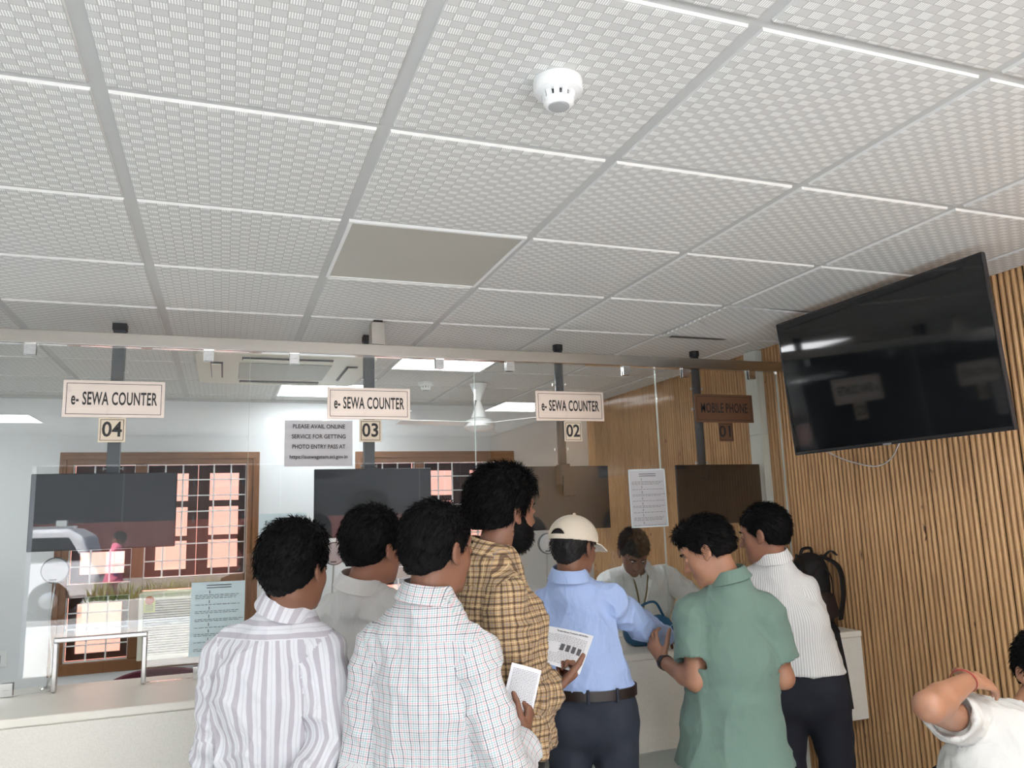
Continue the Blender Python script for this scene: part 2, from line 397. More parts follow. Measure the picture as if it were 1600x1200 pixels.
for i in range(i0, i1):
    for j in range(j0, j1):
        if (i, j) in skip: continue
        xa, xb, ya, yb = GX+.6*i+.016, GX+.6*(i+1)-.016, GY+.6*j+.013, GY+.6*(j+1)-.013
        if xb < XL or xa > XR or yb < YF or ya > YB: continue
        xa, xb, ya, yb = max(xa, XL+.01), min(xb, XR-.02), max(ya, YF+.01), min(yb, YB-.01)
        if xb-xa < .03 or yb-ya < .03: continue
        # leave the cassette opening
        if xa > -.3 and xb < .9 and ya > 4.0 and yb < 5.35: pass
        ctile(bm, xa, xb, ya, yb)
o = struct(finish('ceiling', bm, [M['tbar'], M['ctile'], plain('tile_edge', srgb(222, 222, 219), .5, var=.01)]))
bm = bmesh.new(); B(bm, XL, XR, YB-.022, YB, 2.478, 2.497)
struct(finish('trim_1', bm, M['tbar']))
# loose tile showing a dark gap by the counter
t = empty('ceiling_tile', (2.433, 3.196, 2.497), 'ceiling tile sitting crooked with a dark wedge gap, above the dark counter sign', 'ceiling tile')
bm = bmesh.new(); B(bm, -.282, .282, -.288, .286, 0, .009); o = finish('tile_panel', bm, M['ctile'], t); t.rotation_euler = (.0, .0, .0)
o.rotation_euler = (-.012, .02, 0); o.location.z = -.007
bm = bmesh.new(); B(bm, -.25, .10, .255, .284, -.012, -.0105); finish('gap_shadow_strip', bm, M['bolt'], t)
for (i, j), kd in skip.items():
    if kd == 'loose': continue
    cx, cy = GX+.6*(i+.5), GY+.6*(j+.5)
    lab = {(1, 1): 'switched off grey square light panel in the patterned ceiling', (1, 6): 'lit square panel far back, partly behind the sign numbered 03', (2, 4): 'lit square panel just behind the glass right of sign 03', (-3, -4): 'lit square panel over the waiting side at far left', (1, -4): 'lit square panel over the waiting side behind the viewer', (-3, 0): 'added fill light panel, unseen, over the waiting side, left of the viewer', (4, -2): 'added fill light panel, unseen, over the waiting side near the timber wall', (2, -3): 'added fill light panel, unseen, over the waiting side just above the viewer', (-3, 5): 'added fill light panel, unseen, of the back room at far left'}[(i, j)]
    t = empty('ceiling_light_panel', (cx, cy, 2.5), lab, 'ceiling light')
    fw = .293
    bm = bmesh.new()
    for a in ((-fw, fw, -fw, -fw+.012), (-fw, fw, fw-.012, fw), (-fw, -fw+.012, -fw+.012, fw-.012), (fw-.012, fw, -fw+.012, fw-.012)): B(bm, *a, -.004, .006)
    finish('frame', bm, M['white_plastic'], t)
    bm = bmesh.new(); B(bm, -fw+.012, fw-.012, -fw+.012, fw-.012, -.001, .004); finish('diffuser', bm, M['unlit' if kd == 'unlit' else ('led_back' if j > 3 else 'led')], t)

# windows in the back wall
def window(idx, x0, x1):
    w = empty('window_%d' % idx, (x0, YB, WZ0), None, None); w['kind'] = 'structure'
    W_, H_ = x1-x0, WZ1-WZ0
    bm = bmesh.new()
    def fr(a, b, c, d, y0=-.02, y1=.10): B(bm, a, b, y0, y1, c, d)
    fr(0, W_, 0, .075); fr(0, W_, H_-.085, H_); fr(0, .082, .075, H_-.085); fr(W_-.09, W_, .075, H_-.085)
    fr(.470, .545, .075, H_-.085, -.005, .1); fr(.082, .470, .50, .582, -.003, .1); fr(.545, W_-.09, .52, .60, -.003, .1)
    B(bm, .02, W_-.02, -.03, -.02, H_-.05, H_-.02); B(bm, .02, .045, -.03, -.02, .02, H_-.05); B(bm, W_-.045, W_-.02, -.03, -.02, .02, H_-.05)
    finish('frame', bm, M['teak'], w, bevel=.004)
    def grille(a, b, c, d, xs, n):
        bm = bmesh.new(); r = .0055; yy = .02
        for x in [a]+xs+[b]: B(bm, x-r, x+r, yy-r, yy+r, c, d)
        for k in range(n+1):
            z = c+(d-c)*k/n; B(bm, a, b, yy-r-.004, yy+r-.006, z-r*.8, z+r*.8)
        finish('grille', bm, M['white_plastic'], w, bevel=.002)
    grille(.084, .470, .582, H_-.085, [.215, .335], 7)
    grille(.084, .470, .078, .50, [.215, .335], 4)
    grille(.548, W_-.092, .60, H_-.085, [.665, .781, .989, 1.106], 7)
    # shutters with panes
    def leaf(a, b, c, d, panes):
        bm = bmesh.new(); xs = sorted(set([a, b]+[p[0] for p in panes]+[p[1] for p in panes])); zs = sorted(set([c, d]+[p[2] for p in panes]+[p[3] for p in panes]))
        for xa, xb in zip(xs, xs[1:]):
            for za, zb in zip(zs, zs[1:]):
                mx, mz = (xa+xb)/2, (za+zb)/2
                if any(p[0] < mx < p[1] and p[2] < mz < p[3] for p in panes): continue
                B(bm, xa, xb, .12, .15, za, zb)
        lf = finish('shutter', bm, M['shutter'], w)
        for p in panes:
            bm = bmesh.new(); B(bm, p[0], p[1], .133, .137, p[2], p[3]); finish('pane', bm, M['glass'], lf)
        bm = bmesh.new()
        for z in (c+(d-c)*.5, d-.12): B(bm, b-.03, b-.018, .105, .12, z-.03, z+.03)
        finish('latch', bm, M['bolt'], lf)
    z3 = [(1.13, 1.33), (.88, 1.085), (.645, .845)]
    leaf(.545, .878, .60, H_-.085, [(.61, .815, a, b) for a, b in z3])
    leaf(.882, W_-.085, .60, H_-.085, [(.96, 1.163, a, b) for a, b in z3])
    leaf(.082, .470, .582, H_-.085, [(.135, .415, .64, .79), (.135, .415, .85, 1.02), (.135, .415, 1.08, 1.30)])
    leaf(.082, .470, .075, .50, [(.133, .412, .115, .445)])
    return w
window(1, *WIN[0]); window(2, *WIN[1])
# plastered wall outside the back windows
struct(box('wall_outside', -6, 8, 8.2, 8.4, 0, 3.4, M['salmon']))
struct(box('ground_outside_back', -6, 8, 6.3, 8.2, -.15, -.02, M['asphalt']))
bm = bmesh.new(); B(bm, XL-.2, XR+.2, YF-.25, YB+.25, 2.75, 2.9); struct(finish('roof_slab', bm, M['wall']))
# wall switch
t = empty('wall_switch', (-1.34, YB, .77), 'white switch plate low on the back wall at far left edge', 'switch')
bm = bmesh.new(); B(bm, -.06, .052, -.012, 0, -.05, .05); finish('plate', bm, M['white_plastic'], t, bevel=.003)
bm = bmesh.new(); B(bm, -.02, .018, -.017, -.012, -.025, .025); finish('rocker', bm, M['grey_plastic'], t, bevel=.002)
# window air conditioner
t = empty('window_air_conditioner', (-.508, 5.88, .715), 'cream window air conditioner with louvred front, in left window', 'air conditioner')
aw, ah = .60, .43
bm = bmesh.new(); B(bm, 0, aw, .03, .22, 0, ah); finish('body', bm, M['cream_plastic'], t, bevel=.012)
bm = bmesh.new()
for x in (0, aw-.03): B(bm, x, x+.03, 0, .03, 0, ah)
B(bm, .03, aw-.03, 0, .03, 0, .03); B(bm, .03, aw-.03, 0, .03, ah-.05, ah); finish('front_frame', bm, M['cream_plastic'], t, bevel=.005)
bm = bmesh.new()
for k in range(22):
    z = .035+k*.0158; v = B(bm, .032, aw-.032, .003, .017, z, z+.007)
finish('louvre', bm, M['cream_plastic'], t)
bm = bmesh.new(); B(bm, .031, aw-.031, .026, .029, .03, ah-.05); finish('recess', bm, M['dark'], t)
bm = bmesh.new(); B(bm, .03, .10, -.002, 0, ah-.125, ah-.045); o = finish('energy_label', bm, plain('yellow_green_label', srgb(196, 200, 92), .5), t)
bm = bmesh.new(); lathe(bm, [(.028, -.004), (.028, -.002)], (.065, 0, ah-.045), 24, 'y'); lb = finish('star_dial', bm, plain('red_white_dial', srgb(196, 90, 70), .5, var=.5, scale=120), t)
bm = bmesh.new()
for k in range(5): B(bm, .04, .09, -.003, -.002, ah-.115+k*.009, ah-.112+k*.009)
finish('label_print', bm, M['black_text'], t)
# cassette air conditioner in the back ceiling
t = empty('cassette_air_conditioner', (.315, 4.72, 2.495), 'square ceiling cassette air conditioner behind the glass', 'air conditioner')
bm = bmesh.new(); h = .475
prof = []
for (sx, sy) in ((1, 1), (-1, 1), (-1, -1), (1, -1)):
    for q in range(5):
        a = math.atan2(sy, sx)-PI/4+PI/2*q/4; prof.append((sx*(h-.05)+.05*math.cos(a), sy*(h-.05)+.05*math.sin(a)))
prism(bm, prof, 'z', -.03, 0); finish('panel', bm, M['cream_plastic'], t, bevel=.006)
bm = bmesh.new(); B(bm, -.25, .25, -.25, .25, -.036, -.03); finish('intake_grille', bm, plain('intake_grey', srgb(180, 184, 176), .5), t, bevel=.004)
for a in range(4):
    c_, s_ = round(math.cos(a*PI/2)), round(math.sin(a*PI/2))
    bm = bmesh.new(); vs = B(bm, -.24, .24, .335, .40, -.034, -.0305)
    for v in bm.verts: v.co.x, v.co.y = c_*v.co.x-s_*v.co.y, s_*v.co.x+c_*v.co.y
    finish('air_slot', bm, M['bolt'], t)
    bm = bmesh.new(); B(bm, -.235, .235, .345, .395, -.046, -.040)
    for v in bm.verts: v.co.x, v.co.y = c_*v.co.x-s_*v.co.y, s_*v.co.x+c_*v.co.y
    finish('flap', bm, M['cream_plastic'], t)
# ceiling fan
t = empty('ceiling_fan', (1.645, 5.1, 2.49), 'white ceiling fan hanging behind the glass', 'fan')
bm = bmesh.new(); lathe(bm, [(.062, 0), (.058, -.01), (.018, -.115), (.014, -.12)]); finish('canopy', bm, M['white_plastic'], t, True, autosmooth=40)
bm = bmesh.new(); lathe(bm, [(.012, -.11), (.012, -.15)], seg=16); finish('rod', bm, M['white_plastic'], t, True, autosmooth=40)
bm = bmesh.new(); lathe(bm, [(.014, -.12), (.050, -.22), (.055, -.235), (.05, -.24)]); finish('lower_canopy', bm, M['white_plastic'], t, True, autosmooth=40)
bm = bmesh.new(); lathe(bm, [(.045, -.24), (.085, -.255), (.105, -.27), (.108, -.30), (.07, -.325), (.02, -.33)]); finish('motor', bm, M['white_plastic'], t, True, autosmooth=40)
for k in range(3):
    bm = bmesh.new(); a = math.radians(185+120*k); vs = B(bm, .09, .58, -.055, .055, -.280, -.276)
    for v in bm.verts:
        if v.co.x > .3: v.co.y *= 1.15
        v.co.z += v.co.y*.12
        v.co.x, v.co.y = v.co.x*math.cos(a)-v.co.y*math.sin(a), v.co.x*math.sin(a)+v.co.y*math.cos(a)
    finish('blade', bm, M['white_plastic'], t)
# smoke detectors
def smoke(x, y, lab):
    t = empty('smoke_detector', (x, y, 2.497), lab, 'smoke detector', 'smoke detectors on the ceiling')
    bm = bmesh.new(); lathe(bm, [(.051, 0), (.0525, -.004), (.0525, -.022), (.050, -.026), (.034, -.032)], seg=48); finish('base', bm, M['white_plastic'], t, True, autosmooth=35)
    bm = bmesh.new(); lathe(bm, [(.030, -.030), (.030, -.052)], seg=32); finish('chamber', bm, M['bolt'], t, True)
    bm = bmesh.new()
    for k in range(12):
        a = 2*PI*k/12; w = .0055
        p = [(.036, -.030), (.036, -.034), (.031, -.052), (.027, -.052), (.031, -.030)]
        v0 = [bm.verts.new((r*math.cos(a)+w*math.sin(a), r*math.sin(a)-w*math.cos(a), z)) for r, z in p]; v1 = [bm.verts.new((r*math.cos(a)-w*math.sin(a), r*math.sin(a)+w*math.cos(a), z)) for r, z in p]
        bm.faces.new(v0); bm.faces.new(v1)
        for q in range(5): bm.faces.new((v0[q], v0[(q+1) % 5], v1[(q+1) % 5], v1[q]))
    finish('vent_ribs', bm, M['white_plastic'], t)
    bm = bmesh.new(); lathe(bm, [(.033, -.044), (.032, -.052), (.026, -.058), (.0225, -.0585), (.0222, -.057)], seg=40); finish('cap', bm, M['white_plastic'], t, True, autosmooth=35)
    bm = bmesh.new(); lathe(bm, [(.0218, -.055), (.0214, -.060), (.018, -.0605)], seg=40); finish('button', bm, M['grey_plastic'], t, True, autosmooth=35)
smoke(.641, 1.389, 'round white smoke detector on the ceiling, nearest the viewer')
smoke(1.273, 5.112, 'small smoke detector behind the glass, right of sign 03')

# ------------------------------------------------------------------ glass partition
BX0, BX1 = XL+.02, XR-.02
t = empty('steel_beam', (0, 3.525, 2.355), 'long stainless steel beam carrying the glass partition', 'beam')
bm = bmesh.new(); B(bm, BX0, BX1, -.025, .025, -.027, .028); finish('rail', bm, M['steel'], t, bevel=.003)
bm = bmesh.new(); B(bm, .62, .682, -.025, .045, .0285, .135); finish('hanger_post', bm, M['steel'], t, bevel=.002)
bm = bmesh.new(); B(bm, .63, .672, -.028, .040, .1355, .142); finish('hanger_gap', bm, M['dark'], t)
seams = [-2.95, -1.94, -.921, .098, 1.117, 2.112, 2.889]
hatches = {2: (-.59, -.27), 3: (.43, .75), 4: (1.45, 1.77), 5: (2.33, 2.62), 1: (-1.6, -1.28), 0: (-2.6, -2.3)}
GY0 = 3.519; GT = .010; CZ = .985
where = ['far left, beyond the frame', 'left of the e-sewa 04 pane', 'carrying the sign numbered 04', 'carrying the sign numbered 03', 'carrying the sign numbered 02', 'carrying the dark sign numbered 01, next to the timber wall']
for k in range(6):
    a, b = seams[k]+.002, seams[k+1]-.002; h0, h1 = hatches[k]; zt, zh = 2.327, CZ+.193
    g = empty('glass_panel', ((a+b)/2, GY0, CZ), 'tall clear glass counter panel '+where[k], 'glass panel', 'glass panels of the counter partition')
    cx = (a+b)/2
    bm = bmesh.new(); prism(bm, [(a-cx, .003), (h0-cx, .003), (h0-cx, zh-CZ), (h1-cx, zh-CZ), (h1-cx, .003), (b-cx, .003), (b-cx, zt-CZ), (a-cx, zt-CZ)], 'y', 0, GT)
    finish('pane', bm, M['glass'], g)
    bm = bmesh.new(); B(bm, b-cx-.0012, b-cx, -.0004, GT+.0004, .01, zt-CZ-.01); finish('polished_edge', bm, M['glass_edge'], g)
    # steel lining of the hatch
    bm = bmesh.new(); x0, x1, zz = h0-cx, h1-cx, zh-CZ; e = .014
    for (p, q, r, s) in ((x0-e*.2, x0+e, .0, zz-e), (x1-e, x1+e*.2, .0, zz-e), (x0-e*.2, x1+e*.2, zz-e, zz+e*.2)):
        B(bm, p, q, -.010, GT+.010, r, s)
    finish('hatch_lining', bm, M['alum'], g, bevel=.003)
    for x in ((a+.18-cx), (b-.17-cx)):
        bm = bmesh.new(); B(bm, x-.021, x+.021, -.008, -.0005, zt-CZ-.045, zt-CZ+.004); B(bm, x-.021, x+.021, GT+.0005, GT+.008, zt-CZ-.045, zt-CZ+.004); B(bm, x-.021, x+.021, -.008, GT+.008, zt-CZ+.0005, zt-CZ+.0045)
        B(bm, x-.012, x+.012, -.0095, -.008, zt-CZ-.024, zt-CZ-.022)
        cl = finish('top_clip', bm, M['chrome'], g, bevel=.0025)
        if a > -1:
            bm = bmesh.new(); B(bm, x-.021, x+.021, -.009, -.0005, .0, .047); B(bm, x-.021, x+.021, GT+.0005, GT+.009, .0, .047); B(bm, x-.01, x+.01, -.010, -.009, .022, .024)
            finish('bottom_clip', bm, M['chrome'], g, bevel=.0025)

# counter
t = empty('service_counter', (0, 3.4, 0), 'long cream laminate service counter under the glass', 'counter')
bm = bmesh.new(); B(bm, XL+.01, XR-.03, -.28, .28, .952, .982); finish('top', bm, M['countertop'], t, bevel=.006)
bm = bmesh.new(); B(bm, XL+.01, XR-.032, -.275, -.255, .575, .9515); B(bm, XL+.01, XR-.032, -.255, .0, .575, .590); B(bm, XL+.01, XR-.032, .24, .26, .575, .9515); finish('front_panel', bm, M['counter'], t, bevel=.003)
bm = bmesh.new(); B(bm, XL+.01, XR-.17, .0, .02, .0, .574); B(bm, XL+.01, XR-.17, .02, .25, .0, .574); finish('plinth', bm, M['post_white'], t, bevel=.003)

# sign text sizes from sign geometry
def sign(x0, x1, z0, z1, word, lab, dark=False, tilt=0):
    cx, cz = (x0+x1)/2, (z0+z1)/2; w, h = x1-x0, z1-z0
    t = empty('counter_sign', (cx, 3.5155, cz), lab, 'sign', 'name signs on the glass'); t.rotation_euler = (0, tilt, 0)
    m = M['sign'] if not dark else M['sign_dark']
    bm = bmesh.new(); B(bm, -w/2, w/2, -.0015, .0015, -h/2, h/2); finish('plate', bm, m, t, bevel=.0008)
    bm = bmesh.new(); e = .012; l = .0022
    for q in ((-w/2+e, w/2-e, -h/2+e, -h/2+e+l), (-w/2+e, w/2-e, h/2-e-l, h/2-e), (-w/2+e, -w/2+e+l, -h/2+e+l, h/2-e-l), (w/2-e-l, w/2-e, -h/2+e+l, h/2-e-l)): B(bm, q[0], q[1], -.0021, -.0016, q[2], q[3])
    finish('border_line', bm, M['black_text'], t)
    text('lettering', word, .074, M['black_text'], t, (0, -.0018, -.001), fit=w*.845 if not dark else w*.80, bold=.0015 if not dark else .0009, space=1.06)
    return t
def number(cx, cz, s, dark=False, w=.1):
    t = empty('number_plate', (cx, 3.5155, cz), 'small square number plate reading %s under its sign' % s, 'number plate', 'number plates on the glass')
    m = M['sign_num'] if not dark else M['sign_dark']
    bm = bmesh.new(); B(bm, -w/2, w/2, -.0015, .0015, -.05, .05); finish('plate', bm, m, t, bevel=.0008)
    bm = bmesh.new(); e = .007; l = .0022; h = .1
    for q in ((-w/2+e, w/2-e, -h/2+e, -h/2+e+l), (-w/2+e, w/2-e, h/2-e-l, h/2-e), (-w/2+e, -w/2+e+l, -h/2+e+l, h/2-e-l), (w/2-e-l, w/2-e, -h/2+e+l, h/2-e-l)): B(bm, q[0], q[1], -.0021, -.0016, q[2], q[3])
    finish('border_line', bm, M['black_text'], t)
    text('digits', s, .085, M['black_text'], t, (0, -.0018, 0), fit=.073, bold=.0017)
M['sign_dark'] = plain('steel_sign_painted_reflection', srgb(112, 82, 62), .4, .4, var=.08, scale=20)  # steel plate, brown reflection of the timber wall painted into its colour
M['sign_num'] = plain('pale_gold_plate', srgb(212, 198, 176), .4, .2, var=.03, scale=20)
sign(-.614, -.240, 2.033, 2.184, 'e- SEWA COUNTER', 'steel sign reading e- SEWA COUNTER above the number 04')
sign(.424, .800, 2.037, 2.181, 'e- SEWA COUNTER', 'steel sign reading e- SEWA COUNTER above the number 03')
sign(1.427, 1.797, 2.040, 2.188, 'e- SEWA COUNTER', 'steel sign reading e- SEWA COUNTER above the number 02')
sign(2.335, 2.704, 2.041, 2.193, 'MOBILE PHONE', 'steel sign with painted brown reflection reading MOBILE PHONE above the number 01', True)
number(-.431, 1.982, '04'); number(.617, 1.985, '03'); number(1.621, 1.988, '02', w=.095); number(2.520, 1.990, '01', True, w=.092)

# notices on the glass
def notice(x0, x1, z0, z1, lab, mat, tilt=0, y=3.5155, name='paper_notice'):
    t = empty(name, ((x0+x1)/2, y, (z0+z1)/2), lab, 'notice', 'paper notices on the glass'); t.rotation_euler = (0, tilt, 0)
    w, h = x1-x0, z1-z0
    bm = bmesh.new(); n = 12; g = []
    for i in range(n+1):
        for j in range(n+1):
            u, v = i/n, j/n; yy = -.0012*math.sin(5*u+2*v)*math.sin(7*v)-.0010; g.append((bm.verts.new((-w/2+w*u, yy, -h/2+h*v)), bm.verts.new((-w/2+w*u, yy+.0006, -h/2+h*v))))
    at = lambda i, j: g[i*(n+1)+j]
    for i in range(n):
        for j in range(n):
            for s in (0, 1): bm.faces.new([at(*q)[s] for q in ((i, j), (i+1, j), (i+1, j+1), (i, j+1))])
    finish('sheet', bm, mat, t, True)
    return t, w, h
t, w, h = notice(.243, .536, 1.827, 2.030, 'grey notice about online photo entry pass, taped left of sign 03', M['paper_grey'])
for k, s in enumerate(('PLEASE AVAIL ONLINE', 'SERVICE FOR GETTING', 'PHOTO ENTRY PASS AT', 'https://suswagatam.sci.gov.in')):
    text('printed_line', s, .026 if k < 3 else .023, M['black_text'], t, (0, -.0052, .073-k*.0445), fit=(.225, .232, .228, .248)[k], bold=.0003, depth=.0002)
def flow(t, w, h, top=.46, n=8, head=None):
    bm = bmesh.new(); rnd = random.Random(5)
    z = h*top
    for q in range(2): B(bm, -w*.22, w*.24, -.0042, -.0037, z-.003, z); z -= .010
    for k in range(n):
        B(bm, -w*.16-.0012, -w*.16+.0012, -.0042, -.0037, z-.014, z-.002); z -= .019
        for q in range(rnd.choice((1, 2, 3))):
            x = -w*.42
            while x < w*.40*(1 if q == 0 else .8):
                l = rnd.uniform(.008, .02); B(bm, x, x+l, -.0042, -.0037, z-.0016, z); x += l+.004
            z -= .0065
    finish('printed_text', bm, plain('faded_ink', (.06, .065, .07), .6), t)
t, w, h = notice(-.113, .094, 1.068, 1.359, 'pale blue printed flow notice at left, below the sign 04 side', M['paper_blue'], .01); flow(t, w, h)
bm = bmesh.new()
t, w, h = notice(1.916, 2.127, 1.506, 1.797, 'white-edged printed flow notice above the bending clerk', M['paper_grey'], -.012); flow(t, w, h, .42)
for q in ((-w/2, w/2, h/2-.006, h/2), (-w/2, w/2, -h/2, -h/2+.006), (-w/2, -w/2+.006, -h/2, h/2), (w/2-.006, w/2, -h/2, h/2)):
    bm = bmesh.new(); B(bm, q[0], q[1], -.0045, -.0038, q[2], q[3]); finish('white_border', bm, M['laminate_edge'], t)
t, w, h = notice(.145, .341, 1.38, 1.628, 'pale sheet starting For any query, behind the striped-shirt head', M['paper_blue'])
text('printed_line', 'For any query', .024, M['black_text'], t, (-.01, -.0052, .085), sx=.95, bold=.0004, depth=.0002)

# poles with monitors hanging behind the glass
def monitor(cx, pz, wid, z0, z1, lab, round_=False, brown=False, px=None, yy=3.735, back=False):
    t = empty('hanging_monitor', (px, 3.83, ZC-.004), lab, 'monitor', 'monitors hung behind the glass')
    bm = bmesh.new()
    if round_: lathe(bm, [(.024, 0), (.024, pz-ZC)], seg=24)
    else: B(bm, -.025, .025, -.025, .025, pz-ZC, 0)
    p = finish('pole', bm, M['pole'], t, round_, bevel=0 if round_ else .002)
    bm = bmesh.new()
    if round_: lathe(bm, [(.028, 0), (.028, -.03)], seg=24)
    else: B(bm, -.029, .029, -.029, .029, -.03, -.0005)
    finish('ceiling_collar', bm, M['polecap'], t)
    for z in (-.22, -.34, pz-ZC+.13, pz-ZC+.05):
        for s in (-1, 1):
            bm = bmesh.new(); lathe(bm, [(.003, s*.022), (.003, s*.036), (.008, s*.0362), (.008, s*.040)], (0, 0, z), 12, 'x'); finish('clamp_screw', bm, M['alum'], p)
    dx = cx-px; zc = (z0+z1)/2-ZC+.004; h = (z1-z0)/2
    y0 = yy-3.83
    if back: y0 = .03
    bm = bmesh.new(); B(bm, dx-wid/2, dx+wid/2, y0, y0+.012, zc-h, zc+h); B(bm, dx-.17, dx+.17, y0+.012, y0+.035, zc-.10, zc+.08)
    sh = finish('housing', bm, M['black'], t, bevel=.003)
    bm = bmesh.new(); B(bm, dx-wid/2+.004, dx+wid/2-.004, y0-.0015, y0, zc-h+.008, zc+h-.004); finish('screen', bm, M['monitor_brown' if brown else 'monitor'], t)
    bm = bmesh.new()
    if back: B(bm, -.03, .03, -.035, .028, pz-ZC-.06, pz-ZC+.05); B(bm, -.018, .05, -.05, -.036, pz-ZC-.12, pz-ZC-.01)
    else: B(bm, -.03, .03, y0+.035, -.02, zc-.05, zc+.05); B(bm, -.02, .02, -.02, .02, zc-.05, pz-ZC)
    finish('bracket', bm, M['black'], t, bevel=.004)
monitor(-.470, 1.72, .558, 1.503, 1.821, 'dark monitor on a pole beneath the sign numbered 04', px=-.457)
monitor(.672, 1.72, .556, 1.510, 1.828, 'dark monitor on a pole beneath the sign numbered 03', px=.664)
monitor(1.690, 1.80, .580, 1.503, 1.838, 'dark monitor beneath the sign numbered 02, behind the beige cap', True, px=1.695, back=True)
monitor(2.610, 1.72, .556, 1.503, 1.830, 'brown-black monitor hung before the timber wall under sign 01', True, True, px=2.565)
# white conduit post by the timber wall
t = empty('boxed_white_post', (2.925, 3.76, 0), 'square white boxed post against the timber wall behind glass', 'post')
bm = bmesh.new(); B(bm, -.028, .020, -.055, .055, .0, 2.0); B(bm, -.028, .020, -.055, .055, 2.002, 2.494); finish('trunking', bm, M['post_white'], t, bevel=.002)

# counter intercom speakers on goosenecks
def intercom(x, z, lab):
    t = empty('intercom_speaker', (x, 3.60, .982), lab, 'speaker', 'round intercom speakers')
    bm = bmesh.new(); lathe(bm, [(.022, 0), (.022, .006), (.012, .012)], seg=24); finish('foot', bm, M['chrome'], t, True, autosmooth=40)
    bm = bmesh.new(); tube(bm, [(0, 0, .008), (.012, 0, .10), (-.002, .0, .25), (.006, .012, z-.982-.045)], .0035, 8); finish('gooseneck', bm, M['alum'], t, True)
    bm = bmesh.new(); lathe(bm, [(.044, .012), (.05, .008), (.051, -.006), (.047, -.011)], (.006, 0, z-.982), 40, 'y'); finish('speaker_housing', bm, M['grille_rim'], t, True, autosmooth=40)
    bm = bmesh.new(); lathe(bm, [(.046, -.0105), (.046, -.013), (.01, -.0145)], (.006, 0, z-.982), 40, 'y'); finish('speaker_grille', bm, plain('mesh_grille_grey', srgb(188, 190, 190), .5, var=.03, bump=.2, scale=200) if 'mg' not in M else M['mg'], t, True, autosmooth=40)
    bm = bmesh.new(); B(bm, -.012, .014, -.0165, -.0135, z-.982-.038, z-.982-.033); finish('badge', bm, M['bolt'], t)
intercom(-.622, 1.432, 'round intercom speaker on a thin stem left of the hatch')
intercom(.463, 1.446, 'round intercom speaker between the two nearest left heads')
intercom(1.490, 1.446, 'round intercom speaker left of the beige cap')
t = empty('gooseneck_microphone', (2.03, 3.62, .982), 'thin white gooseneck microphone in front of the clerk', 'microphone')
bm = bmesh.new(); B(bm, -.04, .04, -.03, .04, 0, .02); finish('base', bm, M['white_plastic'], t, bevel=.004)
bm = bmesh.new(); tube(bm, [(0, 0, .02), (0, 0, .12), (.025, -.01, .22)], .004, 8); finish('stem', bm, M['white_plastic'], t, True)
bm = bmesh.new(); tube(bm, [(.025, -.01, .22), (.032, -.015, .262)], [.009, .011], 12, smooth_path=False); finish('capsule', bm, M['white_plastic'], t, True, autosmooth=40)

# wall television, tilted slightly forward on an arm
t = empty('wall_television', (2.535, 2.475, 2.145), 'large black flat television high on the timber wall', 'television')
ang = math.atan2(.045, .635)
t.rotation_euler = (0, 0, 0)
tw, th = 1.112, .637
def tilt(o): o.rotation_euler = (0, -ang, 0); return o
bm = bmesh.new(); B(bm, 0, .018, -tw/2, tw/2, -th/2, th/2); tilt(finish('housing', bm, M['black'], t, bevel=.003))
bm = bmesh.new(); B(bm, .018, .055, -tw/2+.08, tw/2-.08, -th/2+.02, th/2-.16); tilt(finish('rear_cover', bm, M['black'], t, bevel=.01))
bm = bmesh.new(); B(bm, -.0012, .0, -tw/2+.007, tw/2-.007, -th/2+.014, th/2-.007); tilt(finish('screen', bm, M['screen'], t))
bm = bmesh.new()
for q in ((-tw/2-.001, -tw/2+.004, -th/2, th/2), (tw/2-.004, tw/2+.001, -th/2, th/2), (-tw/2, tw/2, -th/2-.001, -th/2+.005), (-tw/2, tw/2, th/2-.004, th/2+.001)): B(bm, -.003, .010, q[0], q[1], q[2], q[3])
tilt(finish('bezel', bm, plain('glossy_black_bezel', (.03, .03, .032), .2, var=0), t))
bm = bmesh.new(); B(bm, -.004, -.003, -.022, .022, -th/2-.002, -th/2+.006); tilt(finish('badge', bm, plain('badge_grey', (.25, .25, .26), .3), t))
bm = bmesh.new(); B(bm, .05, .40, -.03, .03, -.04, .02); B(bm, .39, .412, -.12, .12, -.16, .16); finish('wall_bracket', bm, M['black'], t, bevel=.003)
bm = bmesh.new(); tube(bm, [(.05, .45, -.28), (.18, .43, -.345), (.31, .375, -.385), (.36, .32, -.355), (.385, .28, -.28)], .003, 8); finish('cable', bm, M['grey_plastic'], t, True)

# ------------------------------------------------------------------ street in front (seen mirrored in the glass)
struct(box('ground_street', -30, 30, -26, YF-.2, -.2, -.04, M['asphalt']))
struct(box('trim_2', -30, 30, -7.0, YF-.205, -.039, .0, M['paving']))
struct(box('trim_3', -30, 30, -7.15, -7.0, -.039, .10, M['wall']))
struct(box('wall_street', -30, 30, -21.0, -20.6, -.04, 1.7, M['redwall']))
for x in (-9.3, -4.6, 1.6, 6.4):
    t = struct(box('trim_4', x-.14, x+.14, -20.55, -20.3, -.04, 1.8, M['post_white']))
# shaded office block behind the wall
struct(box('wall_office_block', -30, 30, -24.0, -23.0, -.04, 9.0, M['block']))
for k in range(10):
    x = -24+k*5.2; struct(box('window_%d' % (3+k), x, x+5.14, -22.99, -22.95, 1.2, 6.5, M['tint']))
rng = np.random.default_rng(3)
